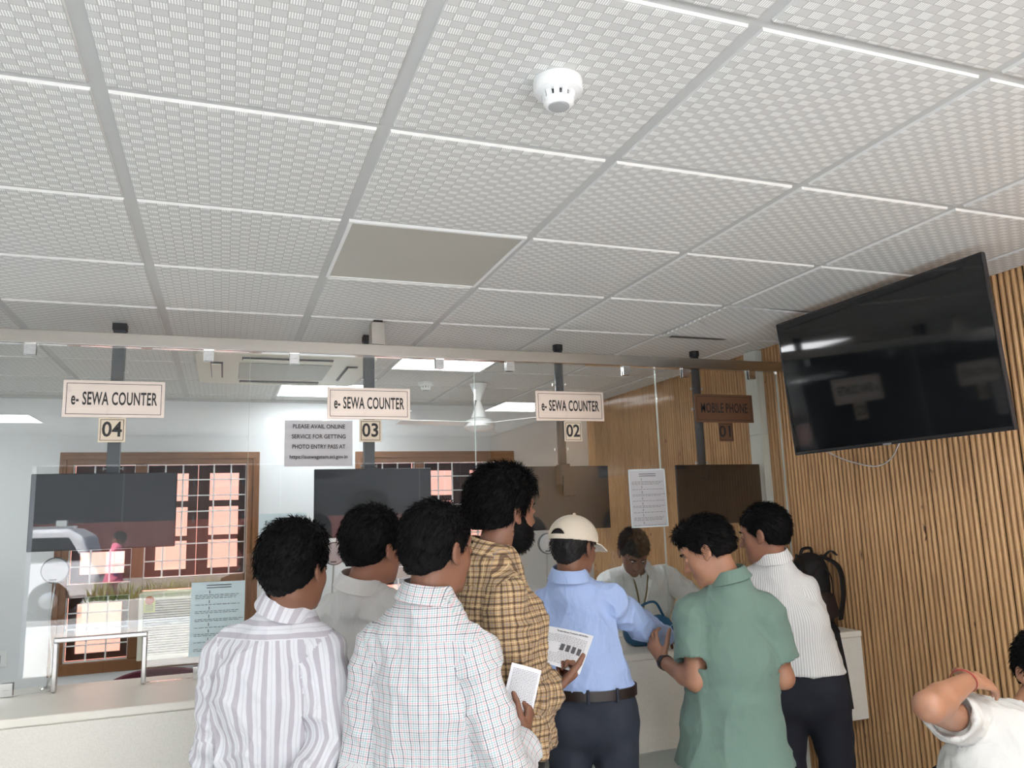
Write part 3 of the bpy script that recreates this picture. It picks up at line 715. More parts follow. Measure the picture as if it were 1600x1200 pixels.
# white car
t = empty('parked_car', (-4.25, -10.3, -.04), 'white car standing in the street, mirrored in the glass at left', 'car')
side = [(-x_, z_) for x_, z_ in [(-2.1, .35), (-2.15, .75), (-2.0, .98), (-1.85, 1.45), (-1.6, 1.60), (.35, 1.62), (.9, 1.45), (1.35, 1.02), (2.05, .88), (2.2, .62), (2.18, .32)]]
bm = bmesh.new(); prism(bm, side, 'y', -.88, .88); finish('body', bm, M['car_white'], t, bevel=.06)
bm = bmesh.new(); prism(bm, [(1.86, 1.03), (1.62, 1.45), (-.32, 1.48), (-1.15, 1.02)], 'y', -.895, .895); finish('windows', bm, M['car_glass'], t, bevel=.01)
bm = bmesh.new(); prism(bm, [(-.42, 1.585), (-.92, 1.43), (-1.34, 1.04), (-1.30, 1.0), (-.36, 1.5)], 'y', -.72, .72); finish('windscreen', bm, M['car_glass'], t)
for x in (-1.35, 1.35):
    for y in (-.80, .80):
        bm = bmesh.new(); lathe(bm, [(.2, -.11), (.33, -.11), (.34, 0), (.33, .11), (.2, .11)], (x, y, .34), 28, 'y'); wl = finish('wheel', bm, M['rubber'], t, True, autosmooth=40)
        bm = bmesh.new(); lathe(bm, [(.2, -.10), (.05, -.13)], (x, y, .34), 16, 'y'); lathe(bm, [(.05, .13), (.2, .10)], (x, y, .34), 16, 'y'); finish('rim', bm, M['alum'], wl)
bm = bmesh.new(); B(bm, -.3, 1.5, -.72, -.69, 1.605, 1.66); B(bm, -.3, 1.5, .69, .72, 1.605, 1.66); finish('roof_rail', bm, M['alum'], t)
# planter with grassy plants
t = empty('street_planter', (-1.0, -7.9, -.04), 'low pale planter of long-leaved plants in front of the street', 'planter')
bm = bmesh.new(); B(bm, -1.1, 1.1, -.3, .3, 0, .42); finish('trough', bm, M['paving'], t, bevel=.01)
bm = bmesh.new()
for q in range(420):
    x, y = rng.uniform(-1.05, 1.05), rng.uniform(-.28, .28); h = rng.uniform(.25, .6); a = rng.uniform(0, 2*PI); l = rng.uniform(.1, .35); w = .012
    dx, dy = math.cos(a), math.sin(a); px_, py_ = -dy*w, dx*w
    pts = [(x+dx*l*s*s, y+dy*l*s*s, .38+h*(s-.35*s*s)) for s in (0, .5, 1)]
    v = [bm.verts.new((p[0]+px_*(1-i*.45), p[1]+py_*(1-i*.45), p[2])) for i, p in enumerate(pts)]; u = [bm.verts.new((p[0]-px_*(1-i*.45), p[1]-py_*(1-i*.45), p[2])) for i, p in enumerate(pts)]
    bm.faces.new((v[0], v[1], u[1], u[0])); bm.faces.new((v[1], v[2], u[2], u[1]))
finish('leaves', bm, M['leaf'], t)

# ------------------------------------------------------------------ furniture and bags
t = empty('office_chair', (-.28, 4.35, 0), 'maroon-topped office chair low behind the hatch under sign 04', 'chair')
bm = bmesh.new(); pr = []
for k in range(13):
    x = -.24+.48*k/12; pr.append((x, .885-.055*(abs(x)/.24)**2.6))
prism(bm, [(-.24, .50)]+pr+[(.24, .50)], 'y', .10, .15); finish('backrest', bm, M['maroon'], t, bevel=.015)
bm = bmesh.new(); B(bm, -.24, .24, -.30, .12, .42, .48); finish('seat', bm, M['maroon'], t, bevel=.02)
bm = bmesh.new(); tube(bm, [(0, .17, .62), (0, .19, .48), (0, .05, .41)], .018, 8); finish('back_stem', bm, M['black'], t, True)
bm = bmesh.new(); tube(bm, [(0, -.08, .06), (0, -.08, .42)], .025, 12, smooth_path=False); finish('gas_lift', bm, M['black'], t, True)
for k in range(5):
    a = 2*PI*k/5; bm = bmesh.new(); tube(bm, [(0, -.08, .09), (.28*math.cos(a), -.08+.28*math.sin(a), .06)], .015, 8, smooth_path=False); lg = finish('leg', bm, M['black'], t, True)
    bm = bmesh.new(); lathe(bm, [(.025, -.015), (.025, .015)], (.28*math.cos(a), -.08+.28*math.sin(a), .0255), 14, 'x'); finish('caster', bm, M['black'], lg)

# waiting bench under the seated person
t = empty('waiting_bench', (2.30, 1.93, 0), 'grey steel waiting bench under the seated person', 'bench')
bm = bmesh.new(); B(bm, -.42, .42, -.20, .20, .372, .395); finish('seat', bm, M['steel_bench'], t, bevel=.006)
bm = bmesh.new(); B(bm, -.40, .40, -.02, .02, .34, .371); finish('rail', bm, M['black'], t)
for x in (-.34, .34):
    bm = bmesh.new(); tube(bm, [(x, -.18, .018), (x, -.02, .35)], .017, 10, smooth_path=False); finish('leg', bm, M['black'], t, True)
    bm = bmesh.new(); tube(bm, [(x, .18, .018), (x, .02, .35)], .017, 10, smooth_path=False); finish('leg', bm, M['black'], t, True)
t.rotation_euler = (0, 0, math.radians(-14))

# ------------------------------------------------------------------ implicit-surface modeller (numpy fields -> one skin)
f32 = np.float32
_rs = np.random.default_rng(11); _tab = _rs.random((32, 32, 32)).astype(f32)
def vnoise(P):
    Q = np.floor(P).astype(np.int64); F = (P-Q).astype(f32); F = F*F*(3-2*F); Q &= 31; R = (Q+1) & 31
    x0, y0, z0 = Q[..., 0], Q[..., 1], Q[..., 2]; x1, y1, z1 = R[..., 0], R[..., 1], R[..., 2]; a, b, c = F[..., 0], F[..., 1], F[..., 2]
    l = lambda p, q, t: p+(q-p)*t
    return l(l(l(_tab[x0, y0, z0], _tab[x1, y0, z0], a), l(_tab[x0, y1, z0], _tab[x1, y1, z0], a), b), l(l(_tab[x0, y0, z1], _tab[x1, y0, z1], a), l(_tab[x0, y1, z1], _tab[x1, y1, z1], a), b), c)
V3 = lambda p: np.array(p, dtype=np.float64)
def nrm(v): v = V3(v); return v/(np.linalg.norm(v)+1e-9)
def cone(a, b, ra, rb, flat=False):
    a, b = V3(a), V3(b); L = np.linalg.norm(b-a); T = (b-a)/L
    def fn(X, Y, Z):
        x, y, z = X-a[0], Y-a[1], Z-a[2]; h = x*T[0]+y*T[1]+z*T[2]; t = np.clip(h/L, 0, 1); hc = t*L
        d = np.sqrt((x-T[0]*hc)**2+(y-T[1]*hc)**2+(z-T[2]*hc)**2)-(ra+(rb-ra)*t)
        if flat: d = np.maximum(d, np.maximum(h-L, -h))
        return d
    r = max(ra, rb); lo = np.minimum(a, b)-r; hi = np.maximum(a, b)+r; return fn, lo, hi
def flatcone(a, b, ra, rb): return cone(a, b, ra, rb, True)
def etube(a, b, ra, rb, X, endr=None):
    a, b = V3(a), V3(b); L = np.linalg.norm(b-a); T = (b-a)/L; X = V3(X); X = nrm(X-T*X.dot(T)); Yv = np.cross(T, X)
    def fn(x, y, z):
        x, y, z = x-a[0], y-a[1], z-a[2]; h = x*T[0]+y*T[1]+z*T[2]; t = np.clip(h/L, 0, 1)
        qx = x*X[0]+y*X[1]+z*X[2]; qy = x*Yv[0]+y*Yv[1]+z*Yv[2]; w = h-t*L
        rx = ra[0]+(rb[0]-ra[0])*t; ry = ra[1]+(rb[1]-ra[1])*t; rz = ry if endr is None else endr
        k0 = np.sqrt((qx/rx)**2+(qy/ry)**2+(w/rz)**2); k1 = np.sqrt((qx/rx**2)**2+(qy/ry**2)**2+(w/rz**2)**2)
        return k0*(k0-1)/np.maximum(k1, .5)
    r = max(ra[0], rb[0], ra[1], rb[1]); return fn, np.minimum(a, b)-r, np.maximum(a, b)+r
def ell(c, r, R=None):
    c = V3(c); r = V3(r); R = np.eye(3) if R is None else R      # columns of R = local axes
    def fn(x, y, z):
        x, y, z = x-c[0], y-c[1], z-c[2]
        q = [x*R[0, i]+y*R[1, i]+z*R[2, i] for i in range(3)]
        k0 = np.sqrt(sum((q[i]/r[i])**2 for i in range(3))); k1 = np.sqrt(sum((q[i]/r[i]**2)**2 for i in range(3)))
        return k0*(k0-1)/np.maximum(k1, .5)
    m = max(r); return fn, c-m, c+m
class Field:
    def __init__(s, lo, hi, h):
        s.lo = V3(lo); s.h = h; s.n = np.ceil((V3(hi)-s.lo)/h).astype(int)+1; s.A = np.full(s.n, .05, f32)
    def _sl(s, lo, hi, m):
        i0 = np.clip(np.floor((lo-m-s.lo)/s.h).astype(int), 0, s.n); i1 = np.clip(np.ceil((hi+m-s.lo)/s.h).astype(int)+1, 0, s.n)
        g = [(s.lo[k]+s.h*np.arange(i0[k], i1[k])).astype(f32) for k in range(3)]
        return (slice(i0[0], i1[0]), slice(i0[1], i1[1]), slice(i0[2], i1[2])), g[0][:, None, None], g[1][None, :, None], g[2][None, None, :]
    def add(s, prim, k=.01):
        fn, lo, hi = prim; sl, X, Y, Z = s._sl(lo, hi, k+.012)
        if 0 in s.A[sl].shape: return s
        d = fn(X, Y, Z).astype(f32); A = s.A[sl]; h = np.maximum(k-np.abs(A-d), 0)/k; s.A[sl] = np.minimum(A, d)-h*h*k*.25; return s
    def cut(s, prim, k=.004):
        fn, lo, hi = prim; sl, X, Y, Z = s._sl(lo, hi, k+.012); d = -fn(X, Y, Z).astype(f32); A = s.A[sl]
        h = np.maximum(k-np.abs(A-d), 0)/k; s.A[sl] = np.maximum(A, d)+h*h*k*.25; return s
    def keep(s, fn):      # intersect with a half space function over the whole grid
        sl, X, Y, Z = s._sl(s.lo, s.lo+s.h*s.n, 0); s.A = np.maximum(s.A, fn(X, Y, Z).astype(f32)); return s
    def mesh(s):
        A = np.clip(s.A, -3*s.h, 3*s.h).astype(f32); A[0], A[-1], A[:, 0], A[:, -1], A[:, :, 0], A[:, :, -1] = (3*s.h,)*6
        g = openvdb.FloatGrid(3*s.h); g.copyFromArray(A); p, t, q = g.convertToPolygons(0.0, 0.0)
        return p.astype(np.float64)*s.h+s.lo, q.astype(np.int64)
def vnormals(P, Q):
    n = np.cross(P[Q[:, 2]]-P[Q[:, 0]], P[Q[:, 3]]-P[Q[:, 1]]); V = np.zeros_like(P)
    for k in range(4): np.add.at(V, Q[:, k], n)
    return V/(np.linalg.norm(V, axis=1)[:, None]+1e-12)
def skin_object(name, P, Q, mats, origin, parent=None, uv=None, mat_idx=None, smooth_it=0, extra=None):
    n = np.cross(P[Q[:, 2]]-P[Q[:, 0]], P[Q[:, 3]]-P[Q[:, 1]])
    if (n*P[Q[:, 0]]).sum() < 0: Q = Q[:, ::-1].copy()
    if smooth_it:
        for _ in range(smooth_it):
            S = np.zeros_like(P); c = np.zeros(len(P))
            for a, b in ((0, 1), (1, 2), (2, 3), (3, 0)):
                np.add.at(S, Q[:, a], P[Q[:, b]]); np.add.at(S, Q[:, b], P[Q[:, a]]); np.add.at(c, Q[:, a], 1); np.add.at(c, Q[:, b], 1)
            P = P*.5+.5*S/np.maximum(c, 1)[:, None]
    me = bpy.data.meshes.new(name); P2 = P-V3(origin); nq = len(Q); vs = P2; idx = Q.ravel(); st = np.arange(nq)*4; tot = np.full(nq, 4)
    if extra is not None:      # extra triangles (hair strands)
        EP, ET = extra; base = len(vs); vs = np.vstack([vs, EP-V3(origin)]); idx = np.concatenate([idx, (ET+base).ravel()]); st = np.concatenate([st, nq*4+np.arange(len(ET))*3]); tot = np.concatenate([tot, np.full(len(ET), 3)])
    me.vertices.add(len(vs)); me.vertices.foreach_set('co', vs.astype(f32).ravel())
    me.loops.add(len(idx)); me.loops.foreach_set('vertex_index', idx.astype(np.int32))
    me.polygons.add(len(st)); me.polygons.foreach_set('loop_start', st.astype(np.int32)); me.polygons.foreach_set('loop_total', tot.astype(np.int32))
    for m in (mats if isinstance(mats, (list, tuple)) else [mats]): me.materials.append(m)
    if mat_idx is not None: me.polygons.foreach_set('material_index', mat_idx.astype(np.int32))
    me.polygons.foreach_set('use_smooth', np.ones(len(st), bool)); me.update(calc_edges=True)
    if uv is not None:
        L = me.uv_layers.new(name='cloth'); L.data.foreach_set('uv', uv(P, Q).astype(f32).ravel())
    me.validate()
    o = bpy.data.objects.new(name, me); COL.objects.link(o)
    if parent is None: o.location = tuple(origin)
    else: o.parent = parent
    return o

def rotm(yaw, pitch=0, roll=0):
    y, p, r = map(math.radians, (yaw, pitch, roll)); f = np.array([math.sin(y)*math.cos(p), math.cos(y)*math.cos(p), math.sin(p)]); rt = np.array([math.cos(y), -math.sin(y), 0]); up = np.cross(rt, f)
    r2 = rt*math.cos(r)+up*math.sin(r); u2 = -rt*math.sin(r)+up*math.cos(r); return np.stack([r2, f, u2], 1)

def head_prims(c, R, s=1.0, beard=False):
    L = lambda p: V3(c)+R@(V3(p)*s)
    E_ = lambda p, r, k=.012, RR=None: (ell(L(p), V3(r)*s, R if RR is None else R@RR), k)
    add = [E_((0, -.014, .030), (.074, .094, .086)), E_((0, .030, -.030), (.058, .058, .082), .03), E_((0, .044, -.078), (.042, .040, .034), .03),
           E_((.036, .052, -.028), (.024, .026, .030), .02), E_((-.036, .052, -.028), (.024, .026, .030), .02), E_((0, .070, .030), (.050, .020, .018), .02),
           (cone(L((0, .080, .008)), L((0, .105, -.030)), .0075*s, .0125*s), .012), E_((.011, .094, -.034), (.009, .011, .008), .006), E_((-.011, .094, -.034), (.009, .011, .008), .006),
           E_((0, .086, -.058), (.022, .012, .0055), .005), E_((0, .084, -.068), (.019, .012, .0065), .005), E_((0, .078, -.096), (.020, .016, .016), .015)]
    cuts = [(ell(L((.030, .092, .002)), V3((.019, .016, .013))*s, R), .012), (ell(L((-.030, .092, .002)), V3((.019, .016, .013))*s, R), .012), (ell(L((0, .102, -.0630)), V3((.020, .018, .0016))*s, R), .003)]
    ears = []
    for sg in (1, -1):
        a = math.radians(18)*sg; RR = np.array([[math.cos(a), -math.sin(a), 0], [math.sin(a), math.cos(a), 0], [0, 0, 1]])
        ears.append((ell(L((sg*.079, -.008, -.008)), V3((.0075, .020, .031))*s, R@RR), .005)); cuts.append((ell(L((sg*.086, -.004, -.004)), V3((.005, .011, .018))*s, R@RR), .003))
        ears.append((ell(L((sg*.074, .004, -.034)), V3((.006, .009, .010))*s, R), .005))
        add.append((cone(L((sg*.030-.010, .081, .001)), L((sg*.030+.010, .081, .001)), .0085*s, .0085*s), .003))
    return add, ears, cuts

def hand_prims(w, d, palm, side, curl=25, thumb_in=.3, s=1.0, spread=.06, curls=None):
    """w wrist, d pointing direction, palm normal (palm side), side=+1 thumb towards cross(palm, d)"""
    d = nrm(d); pn = V3(palm); pn = nrm(pn-d*pn.dot(d)); A = np.cross(pn, d)*side; w = V3(w); out = []
    out.append((etube(w+d*.012, w+d*.078*s, (.026*s, .0165*s), (.036*s, .0125*s), A), .012))
    offs = (.0285, .0095, -.0095, -.0275); lens = (.072, .080, .074, .058)
    for k, (o_, l) in enumerate(zip(offs, lens)):
        c = (curls[k] if curls else curl+k*3); base = w+d*(.078-.004*abs(k-1))*s+A*o_*s; dd = nrm(d+A*(1.5-k)*spread); p = base; ang = 0
        for q, fr in enumerate((.46, .30, .24)):
            ang += math.radians(c*(.8, 1.1, .8)[q]); v = dd*math.cos(ang)+pn*math.sin(ang); e = p+v*l*fr*s; r0 = (.0086, .0078, .0070, .0060); sc = .92 if k == 3 else 1
            out.append((cone(p, e, r0[q]*s*sc, r0[q+1]*s*sc), .0035)); p = e
    p = w+d*.020*s+A*.024*s; v = nrm(d*.65+A*.75+pn*thumb_in); e = p+v*.042*s; out.append((cone(p, e, .0135*s, .0105*s), .010)); v2 = nrm(v+d*.35+pn*thumb_in*.6); e2 = e+v2*.030*s; out.append((cone(e, e2, .0105*s, .0090*s), .003)); e3 = e2+nrm(v2+pn*.2)*.024*s; out.append((cone(e2, e3, .0090*s, .0075*s), .003))
    return out

def torso_prims(J, g=0.0, fat=1.0):
    """elliptic sections up the spine. g = extra garment ease"""
    SL, SR, NK, CH, PV = map(V3, (J['SL'], J['SR'], J['neck'], J['chest'], J['pelvis'])); X = nrm(SR-SL); Xp = nrm(V3((*(SR-SL)[:2], 0))) if 'hipx' not in J else nrm(J['hipx'])
    sw = np.linalg.norm(SR-SL)/2; mid = (SL+SR)/2; up = nrm(NK-CH); top = mid-up*.055
    w = max(sw, .135); P = []
    wa = PV+(CH-PV)*.45
    P.append((etube(PV-V3((0, 0, .04)), PV+V3((0, 0, .03)), ((.158+g)*fat, (.105+g)*fat), ((.160+g)*fat, (.105+g)*fat), Xp), .03))
    P.append((etube(PV, wa, ((.158+g)*fat, (.105+g)*fat), ((.140+g)*fat, (.098+g)*fat), Xp), .04))
    P.append((etube(wa, CH, ((.140+g)*fat, (.098+g)*fat), (w+.0+g, (.108+g)*fat), (X+Xp)/2), .04))
    P.append((etube(CH, top, (w+.0+g, (.108+g)*fat), (w-.012+g, .088+g), X), .04))
    P.append((etube(top, NK-up*.03, (w-.035+g, .080+g), (.055+g, .055+g), X), .05))
    for S in (SL, SR): P.append((cone(NK-up*.045, S+(mid-S)*.12+up*.012, .048+g*.6+(.005 if g > 0 else -.004), .046+g*.7+(.003 if g > 0 else -.002)), .03))
    return P
def arm_prims(J, s, g=0.0, thick=1.0):
    S, E, Wt = V3(J['S'+s]), V3(J['E'+s]), V3(J['W'+s]); m = E+(Wt-E)*.3
    return [(cone(S, E, (.050*thick+g), (.039*thick+g)), .02), (cone(E, m, (.039*thick+g), (.040*thick+g)), .015), (cone(m, Wt, (.040*thick+g), (.0245*thick+g)), .012)]
def arm_uv(V, J, s):
    S, E, Wt = V3(J['S'+s]), V3(J['E'+s]), V3(J['W'+s]); o = nrm(S-(V3(J['SL'])+V3(J['SR']))/2); best = None
    L1 = np.linalg.norm(E-S)
    for a, b, off in ((S, E, 0), (E, Wt, L1)):
        T = nrm(b-a); L = np.linalg.norm(b-a); h = (V-a)@T; t = np.clip(h, 0 if off else -1, L if off == 0 else 9); d = np.linalg.norm(V-a-np.outer(t, T), axis=1)
        X = nrm(o-T*o.dot(T)); Y = np.cross(T, X); q = V-a; u = np.arctan2(q@Y, q@X)*.058; v = off+t
        if best is None: best = [d, u, v]
        else:
            m = d < best[0]; best = [np.where(m, d, best[0]), np.where(m, u, best[1]), np.where(m, v, best[2])]
    return best[1], best[2], 2*PI*.058
_th = np.linspace(-PI, PI, 721); _arc = np.concatenate([[0], np.cumsum(np.hypot(.18*np.cos(_th[:-1]), .115*np.sin(_th[:-1]))*np.diff(_th))]); _arc -= _arc[360]

people = []
def person(label, J, head_rot, feet, heading, shirt, trousers, skin='a', hair=None, hands=None, head_s=1.0, belt=False, seated=False, tshort=None, fat=1.0, cap=False, beard=False, hem=None, untuck=True, vox=.005, thick=1.0, eyes=True, hairlen=1.0, shirt_g=.014, wr=1.0, slf=.72, cuffs=None, knees=None, name='person'):
    J = {k: V3(v) for k, v in J.items()}; fx, fy = feet
    for s_ in 'LR': J['S'+s_] = J['S'+s_]+V3((0, 0, -.028))+(J['neck']-J['S'+s_])*np.array([.06, .06, 0]); origin = (fx, fy, 0.0)
    hf = np.array([math.sin(math.radians(heading)), math.cos(math.radians(heading)), 0]); hr = nrm((J['SR']-J['SL'])*(1, 1, 0)); hf = np.array([-hr[1], hr[0], 0])
    R = rotm(*head_rot); hc = J['head']; pv = J['pelvis']; NK = J['neck']
    if knees is None:
        ank = [V3((fx, fy, .085))+hr*sg*.11 for sg in (-1, 1)]; hip = [pv+hr*sg*.085-V3((0, 0, .03)) for sg in (-1, 1)]; kn = [(h_+a)/2+hf*.02 for h_, a in zip(hip, ank)]
    else: hip, kn, ank = [[V3(q) for q in k] for k in knees]
    allp = np.array(list(J.values())+ank+kn+hip+[hc+(0, 0, .15)]); lo = allp.min(0)-.2; hi = allp.max(0)+.2; lo[2] = -.01
    # ---- body
    F = Field(lo, hi, vox)
    for p, k in torso_prims(J, -.022, fat): F.add(p, k)
    neck_top = hc+R@V3((0, -.020, -.060)); F.add(cone(NK-V3((0, 0, .02)), neck_top, .051*fat**.5, .050*fat**.5), .02); F.add(cone(NK-V3((0, 0, .05)), NK-V3((0, 0, .01)), .050, .050), .02)
    for s in 'LR':
        for p, k in arm_prims(J, s, 0, thick): F.add(p, k)
    for h_, k_, a in zip(hip, kn, ank):
        F.add(cone(h_, k_, .078, .052), .04); F.add(cone(k_, k_+(a-k_)*.35, .052, .054), .02); F.add(cone(k_+(a-k_)*.35, a, .054, .034), .02)
        ff = hf if knees is None else nrm((ank[0]-kn[0])*(1, 1, 0)+hf*.3) if False else hf
        F.add(cone(V3((a[0], a[1], .05))-ff*.03, V3((a[0], a[1], .035))+ff*.12, .036, .026), .03)
    ad, ears, cuts = head_prims(hc, R, head_s)
    for p, k in ad[:-2]: F.add(p, k)
    for p, k in cuts[:3]: F.cut(p, k)
    for p, k in ad[-2:]: F.add(p, k)
    for p, k in ears: F.add(p, k)
    for p, k in cuts[3:]: F.cut(p, k)
    for s, hd in (hands or {}).items():
        for p, k in hand_prims(J['W'+s], **hd): F.add(p, k)
    P, Q = F.mesh(); root = skin_object(name, P, Q, SK[skin], origin, None, smooth_it=1)
    tag(root, label, 'person', 'people at the service counter')
    # ---- eyes
    if eyes:
        for sg in (-1, 1):
            c = hc+R@(V3((sg*.030, .078, .001))*head_s)-V3(origin); bm = bmesh.new(); bmesh.ops.create_uvsphere(bm, u_segments=20, v_segments=14, radius=.0112*head_s); bmesh.ops.translate(bm, verts=bm.verts, vec=c)
            ax = Vector(R@V3((0, 1, 0)))
            for f in bm.faces:
                dd = (f.calc_center_median()-Vector(c)).normalized().dot(ax)
                f.material_index = 1 if dd > .86 else 0
            finish('eye', bm, [M['eye_white'], M['hair']], root, True)
            a = hc+R@(V3((sg*.014, .094, .0225))*head_s)-V3(origin); b = hc+R@(V3((sg*.032, .0925, .027))*head_s)-V3(origin); c2 = hc+R@(V3((sg*.049, .078, .021))*head_s)-V3(origin)
            bm = bmesh.new(); tube(bm, [a, b, c2], [.0032, .0022], 6); finish('eyebrow', bm, M['hair'], root, True)
    # ---- hair
    hd = dict(top=.016, side=.010, back=-.075, front=.045, strands=3200, slen=.022, puff=0.0, grey=False, sweep=(0, -.4, -.5)); hd.update(hair or {})
    vh = .0038; H = Field(hc-.16, hc+.17, vh); L = lambda p: hc+R@(V3(p)*head_s)
    H.add(ell(L((0, -.016, .030)), V3((.076+hd['side'], .096+hd['top']*.8, .086+hd['top']))*head_s, R), .01)
    H.add(ell(L((0, -.040, -.010)), V3((.064+hd['side']*.6, .066+hd['side']*.5, .075))*head_s, R), .02)
    if hd['puff']: H.add(ell(L((0, .030, .085+hd['puff']*.3)), V3((.062, .062, .035+hd['puff']*.5))*head_s, R), .02)
    def hl(X, Y, Z):
        x, y, z = X-hc[0], Y-hc[1], Z-hc[2]; q = [(x*R[0, i]+y*R[1, i]+z*R[2, i])/head_s for i in range(3)]
        # lower limit of hair as a function of the forward coordinate
        yy = q[1]; lim = np.interp(np.clip(yy, -.13, .12), [-.13, -.07, -.030, -.004, .012, .030, .050, .075, .12], [hd['back'], hd['back'], -.045, .010, -.012, .0, .040, hd['front']+.010, hd['front']+.014]).astype(f32)
        return (lim-q[2])*.8*head_s
    H.keep(hl); P, Q = H.mesh()
    Nn = vnormals(P, Q)
    if (Nn*(P-hc)).sum() < 0: Nn = -Nn
    q = (P-hc)@R; disp = (vnoise(q*np.array((120, 60, 60)))-.5)*.006+(vnoise(q*45)-.5)*.005; P = P+Nn*disp[:, None]
    ns = hd['strands']; up_ok = np.where(((q[:, 2] > hd['back']+.004)) & ((Nn@R)[:, 2] > -.75))[0]; ii = up_ok[_rs.integers(0, len(up_ok), ns)]
    b = P[ii]; nn = Nn[ii]; sw = R@nrm(hd['sweep']); tang = sw-nn*(nn@sw)[:, None]; dr = nn*(.42+hd['puff']*6)+tang*.9+_rs.normal(size=(ns, 3))*.28; dr /= np.linalg.norm(dr, axis=1)[:, None]
    ln = hd['slen']*_rs.uniform(.5, 1.15, ns)*hairlen; low = (q[ii, 2] < -.02); ln = np.where(low, ln*.45, ln); sd = np.cross(dr, _rs.normal(size=(ns, 3))); sd /= np.linalg.norm(sd, axis=1)[:, None]
    w0 = .0011; b0 = b-nn*.002; mid = b0+dr*(ln*.55)[:, None]; tip = b0+dr*ln[:, None]+tang*(ln*.35)[:, None]-nn*(ln*.12)[:, None]
    EP = np.stack([b0-sd*w0, b0+sd*w0, mid-sd*w0*.8, mid+sd*w0*.8, tip], 1).reshape(-1, 3); k5 = np.arange(ns)[:, None]*5
    ET = np.concatenate([k5+[0, 1, 3], k5+[0, 3, 2], k5+[2, 3, 4]])
    if not cap: skin_object('hair', P, Q, M['hair_grey' if hd['grey'] else 'hair'], origin, root, extra=(EP, ET))
    else:
        m = (q[ii, 2] < .02); skin_object('hair', P, Q, M['hair_grey' if hd['grey'] else 'hair'], origin, root, extra=(EP.reshape(ns, 5, 3)[m].reshape(-1, 3), np.concatenate([np.arange(m.sum())[:, None]*5+t_ for t_ in ([0, 1, 3], [0, 3, 2], [2, 3, 4])])))
    if beard:
        H = Field(hc-.16, hc+.17, .004); H.add(ell(L((0, .030, -.030)), V3((.0655, .064, .090))*head_s, R)); H.add(ell(L((0, .046, -.084)), V3((.050, .052, .046))*head_s, R), .03)
        H.cut(ell(L((0, .10, -.058)), V3((.024, .03, .010))*head_s, R)); H.cut(ell(L((0, .115, -.020)), V3((.040, .05, .026))*head_s, R))
        def bl(X, Y, Z):
            x, y, z = X-hc[0], Y-hc[1], Z-hc[2]; q = [(x*R[0, i]+y*R[1, i]+z*R[2, i])/head_s for i in range(3)]
            lim = np.interp(np.clip(q[1], -.13, .12), [-.13, -.015, .0, .02, .045, .07, .12], [-.20, -.20, .010, .006, -.040, -.046, -.046]).astype(f32); return (q[2]-lim)*.8
        H.keep(bl); P, Q = H.mesh(); Nn = vnormals(P, Q)
        if (Nn*(P-P.mean(0))).sum() < 0: Nn = -Nn
        ns = 1800; ii = _rs.integers(0, len(P), ns); b = P[ii]; dr = Nn[ii]*.6+R@nrm((0, .3, -1))+_rs.normal(size=(ns, 3))*.3; dr /= np.linalg.norm(dr, axis=1)[:, None]; sd = np.cross(dr, _rs.normal(size=(ns, 3))); sd /= np.linalg.norm(sd, axis=1)[:, None]
        EP = np.stack([b-sd*.0008, b+sd*.0008, b+dr*.010], 1).reshape(-1, 3); ET = np.arange(ns)[:, None]*3+[0, 1, 2]
        skin_object('beard', P, Q, M['hair'], origin, root, extra=(EP, ET))
    # ---- cap
    if cap:
        C = Field(hc-.2, hc+.25, .004); C.add(ell(L((0, -.010, .034)), V3((.094, .118, .096))*head_s, R)); C.cut(ell(L((0, -.010, .030)), V3((.088, .112, .090))*head_s, R))
        C.keep(lambda X, Y, Z: -(((X-hc[0])*R[0, 2]+(Y-hc[1])*R[1, 2]+(Z-hc[2])*R[2, 2])-.020)); C.cut(ell(L((0, -.125, .030)), V3((.038, .05, .034))*head_s, R))
        P, Q = C.mesh(); cp = skin_object('cap', P, Q, M['cap'], origin, root)
        bm = bmesh.new(); rows = []
        for i in range(15):
            a = -1.05+2.1*i/14; r0 = V3((.088*math.sin(a), -.010+.114*math.cos(a), .024-.004*math.cos(a))); ext = .068*math.cos(a*.82)**.8+.004; r1 = r0+V3((math.sin(a)*ext*.25, ext, -.020*math.cos(a)-.012*abs(a)))
            rows.append([bm.verts.new(Vector(L(p_)-V3(origin))) for p_ in (r0, (r0+r1)/2+V3((0, 0, .006)), r1, r1-V3((0, 0, .005)), (r0+r1)/2+V3((0, 0, .001)), r0-V3((0, 0, .005)))])
        for a_, b_ in zip(rows, rows[1:]):
            for k in range(6): bm.faces.new((a_[k], a_[(k+1) % 6], b_[(k+1) % 6], b_[k]))
        bm.faces.new(rows[0]); bm.faces.new(rows[-1]); finish('brim', bm, M['cap'], cp, True, autosmooth=50)
        bm = bmesh.new(); pts = []
        for i in range(9):
            a = math.radians(150+60*i/8); pts.append(Vector(L((.093*math.sin(a), -.010+.118*math.cos(a), .032))-V3(origin)))
        ribbon(bm, pts, .018, .003, R@V3((0, 0, 1))); finish('strap', bm, M['cap'], cp)
        bm = bmesh.new(); bmesh.ops.create_uvsphere(bm, u_segments=12, v_segments=8, radius=.007); bmesh.ops.translate(bm, verts=bm.verts, vec=L((0, -.010, .131))-V3(origin)); finish('top_button', bm, M['cap'], cp, True)
    # ---- trousers
    T = Field(np.array([*(lo[:2]+.02), -.005]), np.array([*(hi[:2]-.02), pv[2]+.22]), .0065); Xp = hr
    tw_ = .95 if untuck else 1.0
    T.add(etube(pv-V3((0, 0, .06)), pv+V3((0, 0, .13)), (.167*fat*tw_, .115*fat*tw_), (.157*fat*tw_, .112*fat*tw_), Xp), .02)
